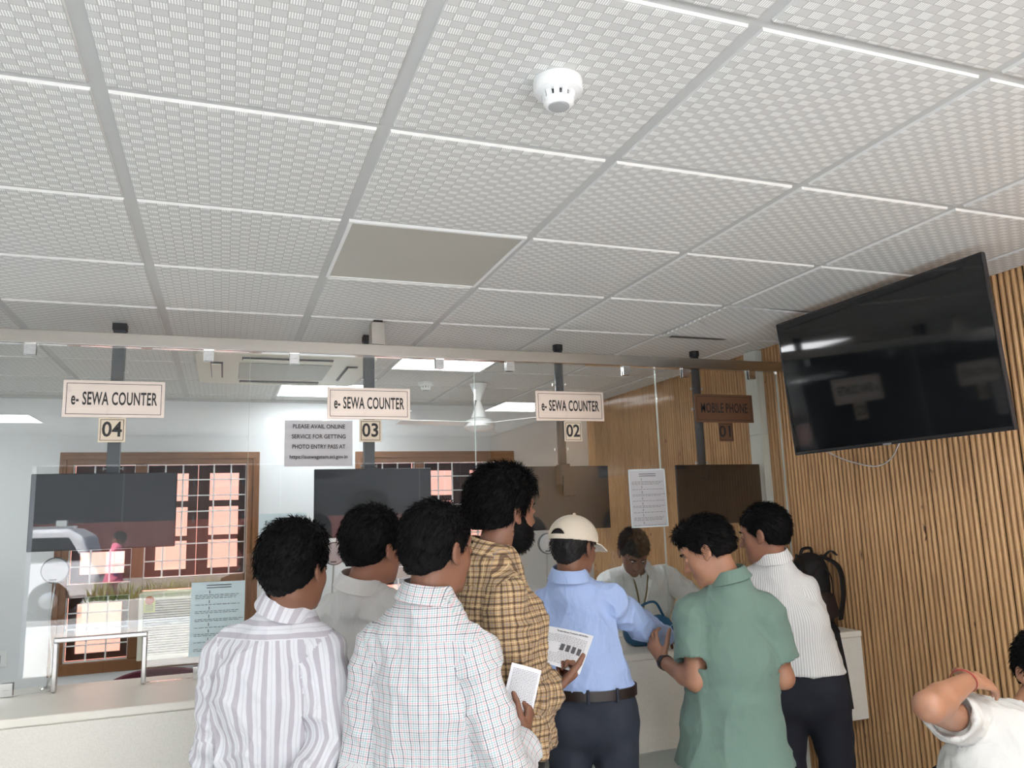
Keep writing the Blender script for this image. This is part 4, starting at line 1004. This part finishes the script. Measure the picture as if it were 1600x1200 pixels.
    for sg, h_, k_, a in zip((-1, 1), hip, kn, ank):
        T.add(cone(h_-hf*.012, k_, .094*fat**.5, .068), .035); T.add(cone(k_, a+(k_-a)*.06, .068, .058), .02)
        if knees is None and not untuck: T.add(ell(h_-hf*.045+V3((0, 0, -.02)), (.078, .066, .08)), .03)
    if knees is None: T.keep(lambda X, Y, Z: Z-(pv[2]+.075))
    P, Q = T.mesh(); Nn = vnormals(P, Q); P = P+Nn*((vnoise(P*np.array((11, 11, 20)))-.5)*.012)[:, None]
    tr = skin_object('trousers', P, Q, M[trousers], origin, root, smooth_it=1)
    # ---- shirt
    g = shirt_g; S_ = Field(lo, hi, .0055); sk_t = torso_prims(J, g, fat)
    for p, k in sk_t[1:]: S_.add(p, k)
    hz = (hem if hem is not None else pv[2]-.06)
    X_ = nrm((J['SR']-J['SL'])*(1, 1, 0)) if 'hipx' not in J else nrm(J['hipx'])
    if pv[2]-hz > .02:
        fl = .036 if pv[2]-hz > .08 else .012; S_.add(etube(V3((pv[0], pv[1], hz-.01)), pv, ((.160+g+fl)*fat, (.112+g+fl)*fat), ((.158+g)*fat, (.105+g)*fat), X_), .03)
    spec = {}
    for s in 'LR':
        S0, E0, W0 = J['S'+s], J['E'+s], J['W'+s]; mode = (cuffs or {}).get(s, 'long'); ap = arm_prims(J, s, g*.9, thick); spec[s] = ap
        if mode == 'long':
            for p, k in ap[:2]: S_.add(p, k)
            m = E0+(W0-E0)*.3; e = E0+(W0-E0)*.93; S_.add(flatcone(m, e, .040*thick+g*.9, .031*thick+g*.7), .012); S_.cut(flatcone(e-(e-m)*.12, e+(e-m)*.3, .031*thick+g*.35, .031*thick+g*.35))
        elif mode == 'rolled':
            for p, k in ap[:2]: S_.add(p, k)
            m = E0+(W0-E0)*.3; e = E0+(W0-E0)*.78; S_.add(flatcone(m, e, .040*thick+g*1.2, .045*thick+g), .012); S_.add(flatcone(e-(e-m)*.22, e, .046*thick+g, .048*thick+g), .004); S_.cut(flatcone(e-(e-m)*.22, e+(e-m)*.5, .040*thick+g*.5, .045*thick+g*.5))
        elif mode == 'short':
            e = S0+(E0-S0)*slf; S_.add(flatcone(S0, e, .054*thick+g, .055*thick+g), .022); S_.cut(flatcone(e-(e-S0)*.2, e+(e-S0)*.2, .049*thick+g, .050*thick+g))
            S_.add(ell(S0, (.056*thick+g,)*3), .02)
    S_.keep(lambda X, Y, Z: hz-Z)
    if untuck and hem is not None: S_.cut(etube(V3((pv[0], pv[1], hz-.05)), V3((pv[0], pv[1], hz+.03)), ((.158+g)*fat, (.112+g)*fat), ((.150+g)*fat, (.104+g)*fat), X_))
    # neck opening and collar
    upn = nrm(J['neck']-J['chest']); ax = nrm(nrm(neck_top-NK)+upn*.8); nb = NK+ax*.006
    S_.add(cone(NK-upn*.05, NK-ax*.010, .072*fat**.5, .063*fat**.5), .025)
    S_.cut(flatcone(nb-ax*.006, nb+ax*.14, .060*fat**.5, .064*fat**.5))
    P, Q = S_.mesh(); Nn = vnormals(P, Q)
    if (Nn*(P-J['chest'])).sum() < 0: Nn = -Nn
    dt = np.min([fn(P[:, 0], P[:, 1], P[:, 2]) for (fn, _, _), _ in sk_t], axis=0)
    da = {s: np.min([pr[0](P[:, 0], P[:, 1], P[:, 2]) for pr, _ in spec[s]], axis=0)+.004 for s in 'LR'}
    # folds: big drape + shorter creases, stronger on sleeves and near the armholes
    cc = J['chest']; loc = (P-cc)@np.stack([X_, np.array([-X_[1], X_[0], 0]), np.array([0, 0, 1])], 1)
    w1 = 1-np.abs(2*vnoise(loc*np.array((9, 9, 3.4))+vnoise(loc*5)[:, None]*1.6+31*people.__len__())-1); w2 = 1-np.abs(2*vnoise(np.stack([loc[:, 0]*10+loc[:, 2]*9, loc[:, 1]*10, loc[:, 2]*13-loc[:, 0]*6], 1)+7.7*people.__len__())-1)
    arm = np.clip((dt-np.minimum(da['L'], da['R']))/.02+.5, 0, 1); A = .015*wr
    w3 = 1-np.abs(2*vnoise(np.stack([loc[:, 0]*22-loc[:, 2]*10, loc[:, 1]*22, loc[:, 2]*9+loc[:, 0]*14], 1)+3.3)-1)
    D = (w1**2-.4)*A*(1-.5*arm)+(w2**2-.4)*A*(.4+.6*arm)+(w3**2-.4)*A*.35
    sep = np.abs(dt-np.minimum(da['L'], da['R'])); D -= .003*np.exp(-(sep/.004)**2)*wr
    D = np.maximum(D, -.007); P = P+Nn*D[:, None]
    mid = (J['SL']+J['SR'])/2; yz = mid[2]+.045
    def uvf(V, Q):
        grp = np.where(dt <= np.minimum(da['L'], da['R']), 0, np.where(da['L'] < da['R'], 1, 2)); fg = grp[Q[:, 0]]
        upv = nrm(J['neck']-J['chest']); rel = V-J['chest']; Yl = np.array([-X_[1], X_[0], 0])
        th = np.arctan2(rel@X_/.18, -(rel@Yl)/.115); u0 = np.interp(th, _th, _arc); v0 = V[:, 2]; per0 = _arc[-1]-_arc[0]
        fc = V[Q].mean(1); yoke = (fc[:, 2] > yz) & (fg == 0) & (shirt in ('stripe', 'check', 'plaid'))
        out = np.zeros((len(Q), 4, 2))
        data = [(u0, v0, per0)]+[arm_uv(V, J, s) for s in 'LR']
        for gi, (u, v, per) in enumerate(data):
            m = fg == gi; uu = u[Q[m]]; ref = uu[:, :1]; uu = uu-np.round((uu-ref)/per)*per; out[m, :, 0] = uu; out[m, :, 1] = v[Q[m]]
        out[yoke] = np.stack([out[yoke][:, :, 1]*1.0+.011, (rel@X_)[Q[yoke]]], -1)
        return out.reshape(-1, 2)
    sh = skin_object('shirt', P, Q, CL[shirt], origin, root, uv=uvf)
    # collar band folded over
    if tshort != 'tee':
        bm = bmesh.new(); Rn = nrm(np.cross(ax, hf)); Fn = np.cross(Rn, ax); rows = []; nseg = 44
        for i in range(nseg+1):
            a = math.radians(-162+324*i/nseg); rad = lambda r: (Rn*math.sin(a)*r-Fn*math.cos(a)*r*1.04); sc_ = fat**.5
            fr = abs(a)/math.radians(162); drop = .034+.020*fr**3
            rows.append([bm.verts.new(Vector(nb+rad(r*sc_)+ax*z-V3(origin))) for r, z in ((.0615, -.030), (.0590, .046-.012*fr), (.0615, .051-.012*fr), (.0665, .045-.012*fr), (.0830, .042-.012*fr-drop), (.0795, .040-.012*fr-drop), (.063, .036-.012*fr), (.0655, -.030))])
        for a_, b_ in zip(rows, rows[1:]):
            for k in range(8): bm.faces.new((a_[k], a_[(k+1) % 8], b_[(k+1) % 8], b_[k]))
        bm.faces.new(rows[0]); bm.faces.new(rows[-1])
        uvl = bm.loops.layers.uv.new('cloth')
        for f in bm.faces:
            for l in f.loops:
                p = np.array(l.vert.co)+V3(origin)-nb; l[uvl].uv = (float(p@Rn), float(p@ax))
        finish('collar', bm, CL[shirt], sh, True, autosmooth=60)
    # belt
    if belt:
        bm = bmesh.new(); rows = []
        z0 = pv[2]+.030
        for i in range(48):
            a = 2*PI*i/48; r = lambda e: Vector(pv-V3(origin)+Xp*math.cos(a)*(.168*fat+e)+hf*math.sin(a)*(.122*fat+e)); rows.append([bm.verts.new(Vector((r(e).x, r(e).y, z))) for e, z in ((0, z0), (.008, z0), (.008, z0+.036), (0, z0+.036))])
        for i in range(48):
            a_, b_ = rows[i], rows[(i+1) % 48]
            for k in range(4): bm.faces.new((a_[k], a_[(k+1) % 4], b_[(k+1) % 4], b_[k]))
        finish('belt', bm, M['leather'], root, True, autosmooth=40)
        for a in (-2.2, -1.57, -.95):
            bm = bmesh.new(); c = pv-V3(origin)+Xp*math.cos(a)*(.177*fat)+hf*math.sin(a)*(.131*fat); t2 = Xp*-math.sin(a)+hf*math.cos(a); c[2] = z0+.018
            tube(bm, [Vector(c-V3((0, 0, .026))), Vector(c+V3((0, 0, .024)))], .006, 8, smooth_path=False); finish('belt_loop', bm, M[trousers], tr)
    # shoes
    for a in ank:
        S2 = Field(np.array([a[0]-.2, a[1]-.2, -.004]), np.array([a[0]+.2, a[1]+.2, .14]), .005)
        S2.add(cone(V3((a[0], a[1], .045))-hf*.035, V3((a[0], a[1], .038))+hf*.13, .046, .034), .02); S2.add(cone(V3((a[0], a[1], .04))-hf*.03, V3((a[0], a[1], .095)), .044, .042), .02); S2.keep(lambda X, Y, Z: .002-Z)
        P, Q = S2.mesh(); skin_object('shoe', P, Q, M['black'], origin, root)
    people.append(root); return root

# ------------------------------------------------------------------ the people
HD = lambda d, palm, side, curl=25, **k: dict(d=d, palm=palm, side=side, curl=curl, **k)
person('person in a white shirt with wide grey stripes, back to the viewer',
    dict(head=(0.196, 2.320, 1.466), neck=(0.170, 2.350, 1.352), SL=(0.022, 2.448, 1.260), SR=(0.270, 2.292, 1.266), EL=(-0.010, 2.450, 1.010), WL=(0.0, 2.60, 0.80), ER=(0.285, 2.225, 1.020), WR=(0.165, 2.150, 0.815), chest=(0.140, 2.380, 1.130), pelvis=(0.150, 2.420, 0.86)),
    (42, -8, 4), (.15, 2.44), 32, 'stripe', 'black_trouser', 'b', hair=dict(top=.022, side=.015, back=-.082, puff=.01, strands=4200), hem=.70,
    hands=dict(L=HD((.1, .3, -.9), (1, 0, 0), 1, 30), R=HD((-.5, -.1, -.8), (.2, .9, -.2), -1, 30)), wr=1.25)
person('person in a plain off-white shirt between the striped and checked shirts',
    dict(head=(0.460, 2.560, 1.505), neck=(0.415, 2.575, 1.375), SL=(0.335, 2.720, 1.311), SR=(0.555, 2.500, 1.315), EL=(0.343, 2.690, 1.045), WL=(0.456, 2.870, 0.900), ER=(0.590, 2.490, 1.050), WR=(0.608, 2.720, 0.913), chest=(0.457, 2.620, 1.173), pelvis=(0.450, 2.640, 0.88)),
    (58, -4, 0), (.45, 2.66), 48, 'white', 'black_trouser', 'a', hair=dict(top=.020, side=.010, back=-.060), hem=.86,
    hands=dict(L=HD((.5, .6, -.2), (.5, -.3, -.6), 1, 40), R=HD((.2, .8, .1), (-.7, .2, -.4), -1, 40)))
person('person in a white fine-check shirt, nearest the viewer, thread on wrist',
    dict(head=(0.540, 2.060, 1.510), neck=(0.506, 2.062, 1.378), SL=(0.395, 2.165, 1.268), SR=(0.618, 2.000, 1.272), EL=(0.358, 2.165, 0.985), WL=(0.420, 2.380, 0.900), ER=(0.675, 1.950, 0.940), WR=(0.768, 2.075, 1.000), chest=(0.520, 2.100, 1.129), pelvis=(0.532, 2.110, 0.86)),
    (62, -6, 0), (.53, 2.13), 30, 'check', 'black_trouser', 'b', hair=dict(top=.014, side=.006, back=-.068), hem=.72,
    hands=dict(L=HD((.5, .7, .1), (.5, -.5, -.5), 1, 40), R=HD((.32, .30, .55), (-.75, .60, .2), -1, 66)), cuffs=dict(L='long', R='long'), wr=1.1, shirt_g=.020)
person('tall bearded person in a tan plaid shirt holding a paper',
    dict(head=(0.827, 2.330, 1.606), neck=(0.775, 2.340, 1.470), SL=(0.735, 2.490, 1.372), SR=(0.790, 2.245, 1.372), EL=(0.800, 2.520, 1.100), WL=(0.945, 2.545, 1.110), ER=(0.792, 2.235, 1.075), WR=(0.975, 2.345, 1.058), chest=(0.805, 2.365, 1.252), pelvis=(0.820, 2.400, 0.955)),
    (75, -3, 0), (.80, 2.42), 66, 'plaid', 'black_trouser', 'b', hair=dict(top=.034, side=.012, back=-.058, puff=.022, strands=5200, slen=.03, front=.05), beard=True, hem=.905,
    hands=dict(L=HD((.75, .05, .45), (.1, -.3, .6), 1, 35), R=HD((.80, .42, .22), (-.25, .30, .8), -1, 78, s=1.1)), cuffs=dict(L='long', R='rolled'), wr=1.3, shirt_g=.024)
p5 = person('person in a light blue shirt and beige cap, arm stretched to the counter',
    dict(head=(1.298, 2.850, 1.460), neck=(1.275, 2.862, 1.335), SL=(1.190, 2.960, 1.256), SR=(1.452, 2.830, 1.272), EL=(1.160, 2.950, 1.010), WL=(1.300, 3.050, 1.035), ER=(1.610, 2.930, 1.132), WR=(1.812, 3.060, 1.045), chest=(1.305, 2.890, 1.100), pelvis=(1.345, 2.880, 0.872)),
    (62, -8, 0), (1.36, 2.86), 20, 'blue', 'navy_trouser', 'b', hair=dict(top=.004, side=.004, back=-.078, grey=True, strands=2200), cap=True, head_s=.95, hem=.926, belt=True, untuck=False,
    hands=dict(L=HD((.5, .7, -.05), (0, .1, -1), 1, 25), R=HD((.72, .45, -.25), (.1, .2, -1), -1, 22)), wr=.9, fat=1.06)
person('person in a sage green polo shirt with head bent, at the counter',
    dict(head=(1.735, 2.600, 1.436), neck=(1.810, 2.565, 1.318), SL=(1.700, 2.675, 1.220), SR=(1.922, 2.525, 1.220), EL=(1.650, 2.600, 0.970), WL=(1.640, 2.810, 1.005), ER=(1.965, 2.505, 0.965), WR=(1.950, 2.730, 0.900), chest=(1.800, 2.580, 1.040), pelvis=(1.790, 2.600, 0.79)),
    (-48, -28, -4), (1.79, 2.60), 18, 'sage', 'cream_trouser', 'c', hair=dict(top=.014, side=.010, back=-.050, puff=.008, slen=.026), hem=.665,
    hands=dict(L=HD((-.15, .38, .55), (.8, .35, .1), 1, 30), R=HD((-.5, .7, .1), (-.6, -.3, -.5), -1, 40)), cuffs=dict(L='short', R='short'), wr=.55, shirt_g=.022)
person('person in a white ribbed knit shirt and dark jeans, nearest the timber wall',
    dict(head=(2.196, 2.850, 1.475), neck=(2.235, 2.850, 1.360), SL=(2.110, 2.985, 1.262), SR=(2.352, 2.800, 1.256), EL=(2.130, 3.010, 1.030), WL=(2.280, 3.070, 1.040), ER=(2.430, 2.835, 1.035), WR=(2.440, 3.060, 1.040), chest=(2.282, 2.840, 1.085), pelvis=(2.315, 2.820, 0.855)),
    (-35, -10, 0), (2.33, 2.82), 22, 'rib', 'denim', 'a', hair=dict(top=.016, side=.006, back=-.060), hem=.900,
    hands=dict(L=HD((.1, .9, -.1), (.1, 0, -1), 1, 20), R=HD((-.1, .9, -.1), (0, 0, -1), -1, 20)), wr=.5, belt=False, untuck=False, shirt_g=.017)
p8 = person('clerk in a pale shirt with lanyard bending forward behind the glass',
    dict(head=(2.132, 3.900, 1.367), neck=(2.205, 4.010, 1.262), SL=(2.410, 4.010, 1.235), SR=(2.035, 4.060, 1.225), EL=(2.560, 3.930, 1.070), WL=(2.395, 3.720, 1.030), ER=(1.925, 3.960, 1.040), WR=(1.960, 3.730, 1.035), chest=(2.290, 4.150, 1.060), pelvis=(2.420, 4.400, 0.86)),
    (192, -42, 0), (2.46, 4.47), 200, 'staff', 'black_trouser', 'b', hair=dict(top=.012, side=.006, back=-.06, front=.03), hem=.84,
    hands=dict(L=HD((-.4, -.8, -.05), (0, 0, -1), 1, 25), R=HD((.1, -.9, -.05), (0, 0, -1), -1, 25)), cuffs=dict(L='long', R='long'), fat=1.08)
p9 = person('seated person in a white t-shirt, hand raised to the shoulder, bottom right',
    dict(head=(2.465, 1.850, 1.045), neck=(2.360, 1.870, 0.925), SL=(2.485, 1.740, 0.885), SR=(2.120, 1.900, 0.965), EL=(2.450, 1.640, 0.640), WL=(2.220, 1.520, 0.560), ER=(1.800, 1.700, 1.050), WR=(2.060, 1.790, 1.075), chest=(2.250, 1.840, 0.740), pelvis=(2.230, 1.940, 0.545)),
    (205, -6, 6), (2.05, 1.55), 205, 'tee', 'black_trouser', 'c', hair=dict(top=.020, side=.010, back=-.06, puff=.01),
    hands=dict(L=HD((-.6, -.5, -.2), (0, 0, -1), 1, 20), R=HD((.90, .20, -.16), (.1, .5, -.8), -1, 14, s=1.08)), cuffs=dict(L='short', R='short'), fat=1.22, thick=1.0, hem=.50, tshort='tee', slf=.42,
    knees=([(2.20, 1.87, .53), (2.37, 1.83, .53)], [(1.99, 1.47, .50), (2.20, 1.40, .50)], [(1.97, 1.44, .085), (2.16, 1.36, .085)]), wr=1.1, seated=True)

SK_PINK = None
CL['pink'] = cloth('pink_cotton_top', srgb(226, 120, 144))
person('pedestrian in a pink top and purple trousers, mirrored in the glass at left',
    dict(head=(-1.72, -8.60, 1.36), neck=(-1.75, -8.60, 1.24), SL=(-1.76, -8.75, 1.18), SR=(-1.76, -8.45, 1.18), EL=(-1.80, -8.80, .95), WL=(-1.70, -8.78, .78), ER=(-1.72, -8.40, .95), WR=(-1.58, -8.42, .84), chest=(-1.76, -8.60, 1.04), pelvis=(-1.78, -8.60, .80)),
    (-90, -6, 0), (-1.78, -8.60), -90, 'pink', 'purple', 'b', hair=dict(top=.018, side=.014, back=-.10), hem=.62, hands=dict(L=HD((.3, 0, -.9), (0, 1, 0), 1, 30), R=HD((.5, 0, -.8), (0, -1, 0), -1, 30)))
people[-1]['group'] = 'people in the street'
def band_on(root, c, ax, r, w, th, mat, name, sq=1.0):
    o = V3(root.location); bm = bmesh.new(); ax = nrm(ax); X = nrm(np.cross(ax, (0.3, .2, 1))); Y = np.cross(ax, X); rows = []
    for i in range(32):
        a = 2*PI*i/32; rows.append([bm.verts.new(Vector(V3(c)-o+X*math.cos(a)*(r+e)+Y*math.sin(a)*(r+e)*sq+ax*z)) for e, z in ((0, -w/2), (th, -w/2), (th, w/2), (0, w/2))])
    for i in range(32):
        for k in range(4): bm.faces.new((rows[i][k], rows[i][(k+1) % 4], rows[(i+1) % 32][(k+1) % 4], rows[(i+1) % 32][k]))
    return finish(name, bm, mat, root, True, autosmooth=40)
p3, p4, p6, p7 = people[2], people[3], people[5], people[6]
band_on(p3, (.796, 2.178, .989), (.09, .2, -.04), .029, .007, .003, M['thread_orange'], 'wrist_thread')
band_on(p6, (1.640, 2.795, 1.003), (0, .21, .03), .0275, .022, .003, M['black'], 'wrist_watch')
band_on(p9, (2.035, 1.788, 1.076), (.2, .1, .08), .0335, .004, .0025, M['thread_red'], 'wrist_thread')
bm = bmesh.new(); o_ = V3(p8.location)
for a_, b_ in (((2.155, 3.965, 1.235), (2.20, 3.985, 1.03)), ((2.245, 3.955, 1.235), (2.21, 3.98, 1.03))):
    ribbon(bm, [Vector(V3(a_)-o_), Vector((V3(a_)+V3(b_))/2-o_+V3((0, -.012, 0))), Vector(V3(b_)-o_)], .010, .002, (1, .2, 0))
finish('lanyard', bm, M['lanyard'], p8)
# trouser details of the blue shirt's wearer
o_ = V3(p5.location)
bm = bmesh.new()
# papers in hands
def document(label, corners, heads, n=9, photo=False):
    C4 = [V3(c) for c in corners]      # tl, tr, br, bl
    ctr = sum(C4)/4; t = empty('printed_document', tuple(ctr), label, 'document'); ux = C4[1]-C4[0]; uy = C4[3]-C4[0]; nn = nrm(np.cross(uy, ux)); w, h = np.linalg.norm(ux), np.linalg.norm(uy)
    if nn[1] > 0: nn = -nn
    pt = lambda u, v, e=0: Vector(C4[0]*(1-u)*(1-v)+C4[1]*u*(1-v)+C4[2]*u*v+C4[3]*(1-u)*v+nn*(.010*math.sin(PI*u)*math.sin(2.2*v+.4)+e)-ctr)
    bm = bmesh.new(); N_ = 12; g = [[[bm.verts.new(pt(i/N_, j/N_, e)) for e in (0, -.0006)] for j in range(N_+1)] for i in range(N_+1)]
    for i in range(N_):
        for j in range(N_):
            for s in (0, 1): bm.faces.new((g[i][j][s], g[i+1][j][s], g[i+1][j+1][s], g[i][j+1][s]))
    finish('sheet', bm, M['paper'], t, True)
    bm = bmesh.new(); rnd = random.Random(len(label))
    def strip(u0, u1, v0, v1): bm.faces.new([bm.verts.new(pt(u, v, .0009)) for u, v in ((u0, v0), (u1, v0), (u1, v1), (u0, v1))])
    v = .2 if heads else .08
    while v < .92:
        u = .08
        while u < .9:
            l = rnd.uniform(.02, .07)
            if not (photo and u < .38 and .42 < v < .68): strip(u, min(u+l, .92), v, v+.008)
            u += l+.014
        v += .026 if not photo else .034
    if photo: 
        for k in range(4): strip(.42+.12*k, .50+.12*k, .45, .62); 
        strip(.12, .17, .46, .58)
    finish('printed_text', bm, plain('grey_print', (.10, .10, .11), .7), t)
    if heads:
        o = text('heading', heads, .012, M['black_text'], t, (0, 0, 0), bold=.0002, depth=.0001)
        X = nrm(ux); Yv = nrm(-uy); Z = nrm(np.cross(X, Yv)); o.rotation_euler = Matrix((X, Yv, Z)).transposed().to_euler(); o.location = pt(.56, .10, .0016)
document('printed document in the hands of the tall plaid-shirted person', [(1.026, 2.50, 1.224), (1.196, 2.50, 1.177), (1.080, 2.375, 1.085), (.915, 2.375, 1.145)], 'Supreme Court of India', photo=True)
document('folded printed document in the hand of the check-shirted person', [(.765, 2.13, 1.190), (.852, 2.13, 1.160), (.796, 2.09, 1.030), (.705, 2.09, 1.050)], None)

# trousers details: label patch and hip pocket with a pen
o_ = V3(p5.location); tr5 = [c for c in p5.children if c.name.startswith('trousers')][0]
bm = bmesh.new(); B(bm, -.0115, .0115, -.003, .0, -.008, .008); o = finish('label_patch', bm, M['black'], tr5); o.location = Vector((1.408, 2.771, .835))-Vector(o_); o.rotation_euler = (0, 0, math.radians(-8))
bm = bmesh.new(); tube(bm, [Vector((1.36, 2.766, .812))-Vector(o_), Vector((1.42, 2.763, .813))-Vector(o_)], .003, 8, smooth_path=False); finish('pen_clip', bm, M['alum'], tr5)

# black backpack on the counter
def field_obj(name, F, mat, origin, parent, amp=0.0):
    P, Q = F.mesh(); Nn = vnormals(P, Q)
    if (Nn*(P-P.mean(0))).sum() < 0: Nn = -Nn
    if amp: P = P+Nn*((vnoise(P*26)-.5)*amp)[:, None]
    return skin_object(name, P, Q, mat, origin, parent, smooth_it=1)
bo = V3((2.800, 3.30, .983)); t = empty('backpack', tuple(bo), 'black backpack leaning on the timber wall on the counter', 'backpack')
F = Field(bo-(.2, .2, .01), bo+(.2, .2, .45), .006)
F.add(etube(bo+(0, 0, .07), bo+(0, 0, .27), (.118, .085), (.100, .078), (1, 0, 0), .10), .03); F.add(ell(bo+(.0, -.05, .10), (.085, .05, .085)), .02); F.keep(lambda X, Y, Z: bo[2]+.001-Z)
field_obj('main_body', F, M['pack'], bo, t, .014)
F = Field(bo-(.2, .2, .01), bo+(.2, .2, .45), .006); F.add(etube(bo+(.01, -.095, .075), bo+(.01, -.085, .15), (.07, .022), (.065, .02), (1, 0, 0), .03)); field_obj('front_pocket', F, M['pack_trim'], bo, t, .006)
bm = bmesh.new(); tube(bm, [(-.03, .02, .350), (-.02, .01, .385), (.03, .01, .388), (.045, .02, .350)], .008, 8); finish('top_handle', bm, M['pack'], t, True)
for xs in ((.06, .10), (-.07, -.10)):
    bm = bmesh.new(); ribbon(bm, [(xs[0], -.02, .352), (xs[1]+.01*(1 if xs[1] > 0 else -1), -.085, .30), (xs[1]+.015, -.10, .18), (xs[1], -.08, .04)], .045, .010, (.9, .5, 0)); finish('shoulder_strap', bm, M['pack'], t)
bm = bmesh.new(); ribbon(bm, [(.10, .0, .345), (.125, -.03, .372), (.15, -.04, .350)], .022, .006, (.3, 1, 0)); finish('buckle_tab', bm, M['pack'], t)
bm = bmesh.new(); ribbon(bm, [(.03, -.09, .035), (-.01, -.165, .008), (-.025, -.186, -.002), (-.020, -.190, -.06), (-.002, -.1895, -.18), (.012, -.190, -.35)], .030, .003, (1, 0, .12)); finish('loose_strap', bm, M['pack'], t)
bm = bmesh.new(); tube(bm, [(-.095, -.06, .10), (-.06, -.088, .24), (.0, -.088, .30), (.06, -.085, .25), (.095, -.05, .10)], .0035, 6); finish('zip_line', bm, M['pack_trim'], t, True)
# blue bag
bo = V3((1.86, 3.30, .983)); t = empty('handbag', tuple(bo), 'teal blue handbag with pale stitching on the counter edge', 'bag')
F = Field(bo-(.25, .2, .01), bo+(.25, .2, .3), .006); F.add(etube(bo+(-.07, 0, .055), bo+(.07, 0, .050), (.075, .062), (.07, .062), (0, 1, 0), .05), .02); F.add(etube(bo+(-.05, 0, .09), bo+(.05, 0, .09), (.045, .03), (.045, .03), (0, 1, 0), .05), .03); F.keep(lambda X, Y, Z: bo[2]+.001-Z)
field_obj('pouch', F, M['blue_bag'], bo, t, .012)
for pts in ([(-.09, -.078, .05), (-.04, -.085, .09), (.02, -.085, .065), (.08, -.08, .09)], [(-.09, -.076, .04), (-.04, -.085, .055), (.0, -.087, .03), (.08, -.08, .045)]):
    bm = bmesh.new(); tube(bm, pts, .0018, 6); finish('stitching', bm, M['bag_thread'], t, True)
bm = bmesh.new(); tube(bm, [(-.08, -.02, .12), (-.06, -.03, .17), (.02, -.03, .19), (.07, -.02, .125)], .006, 8); finish('handle', bm, M['blue_bag'], t, True)
# pedestrian in the street, mirrored in the glass
bpy.context.view_layer.update()
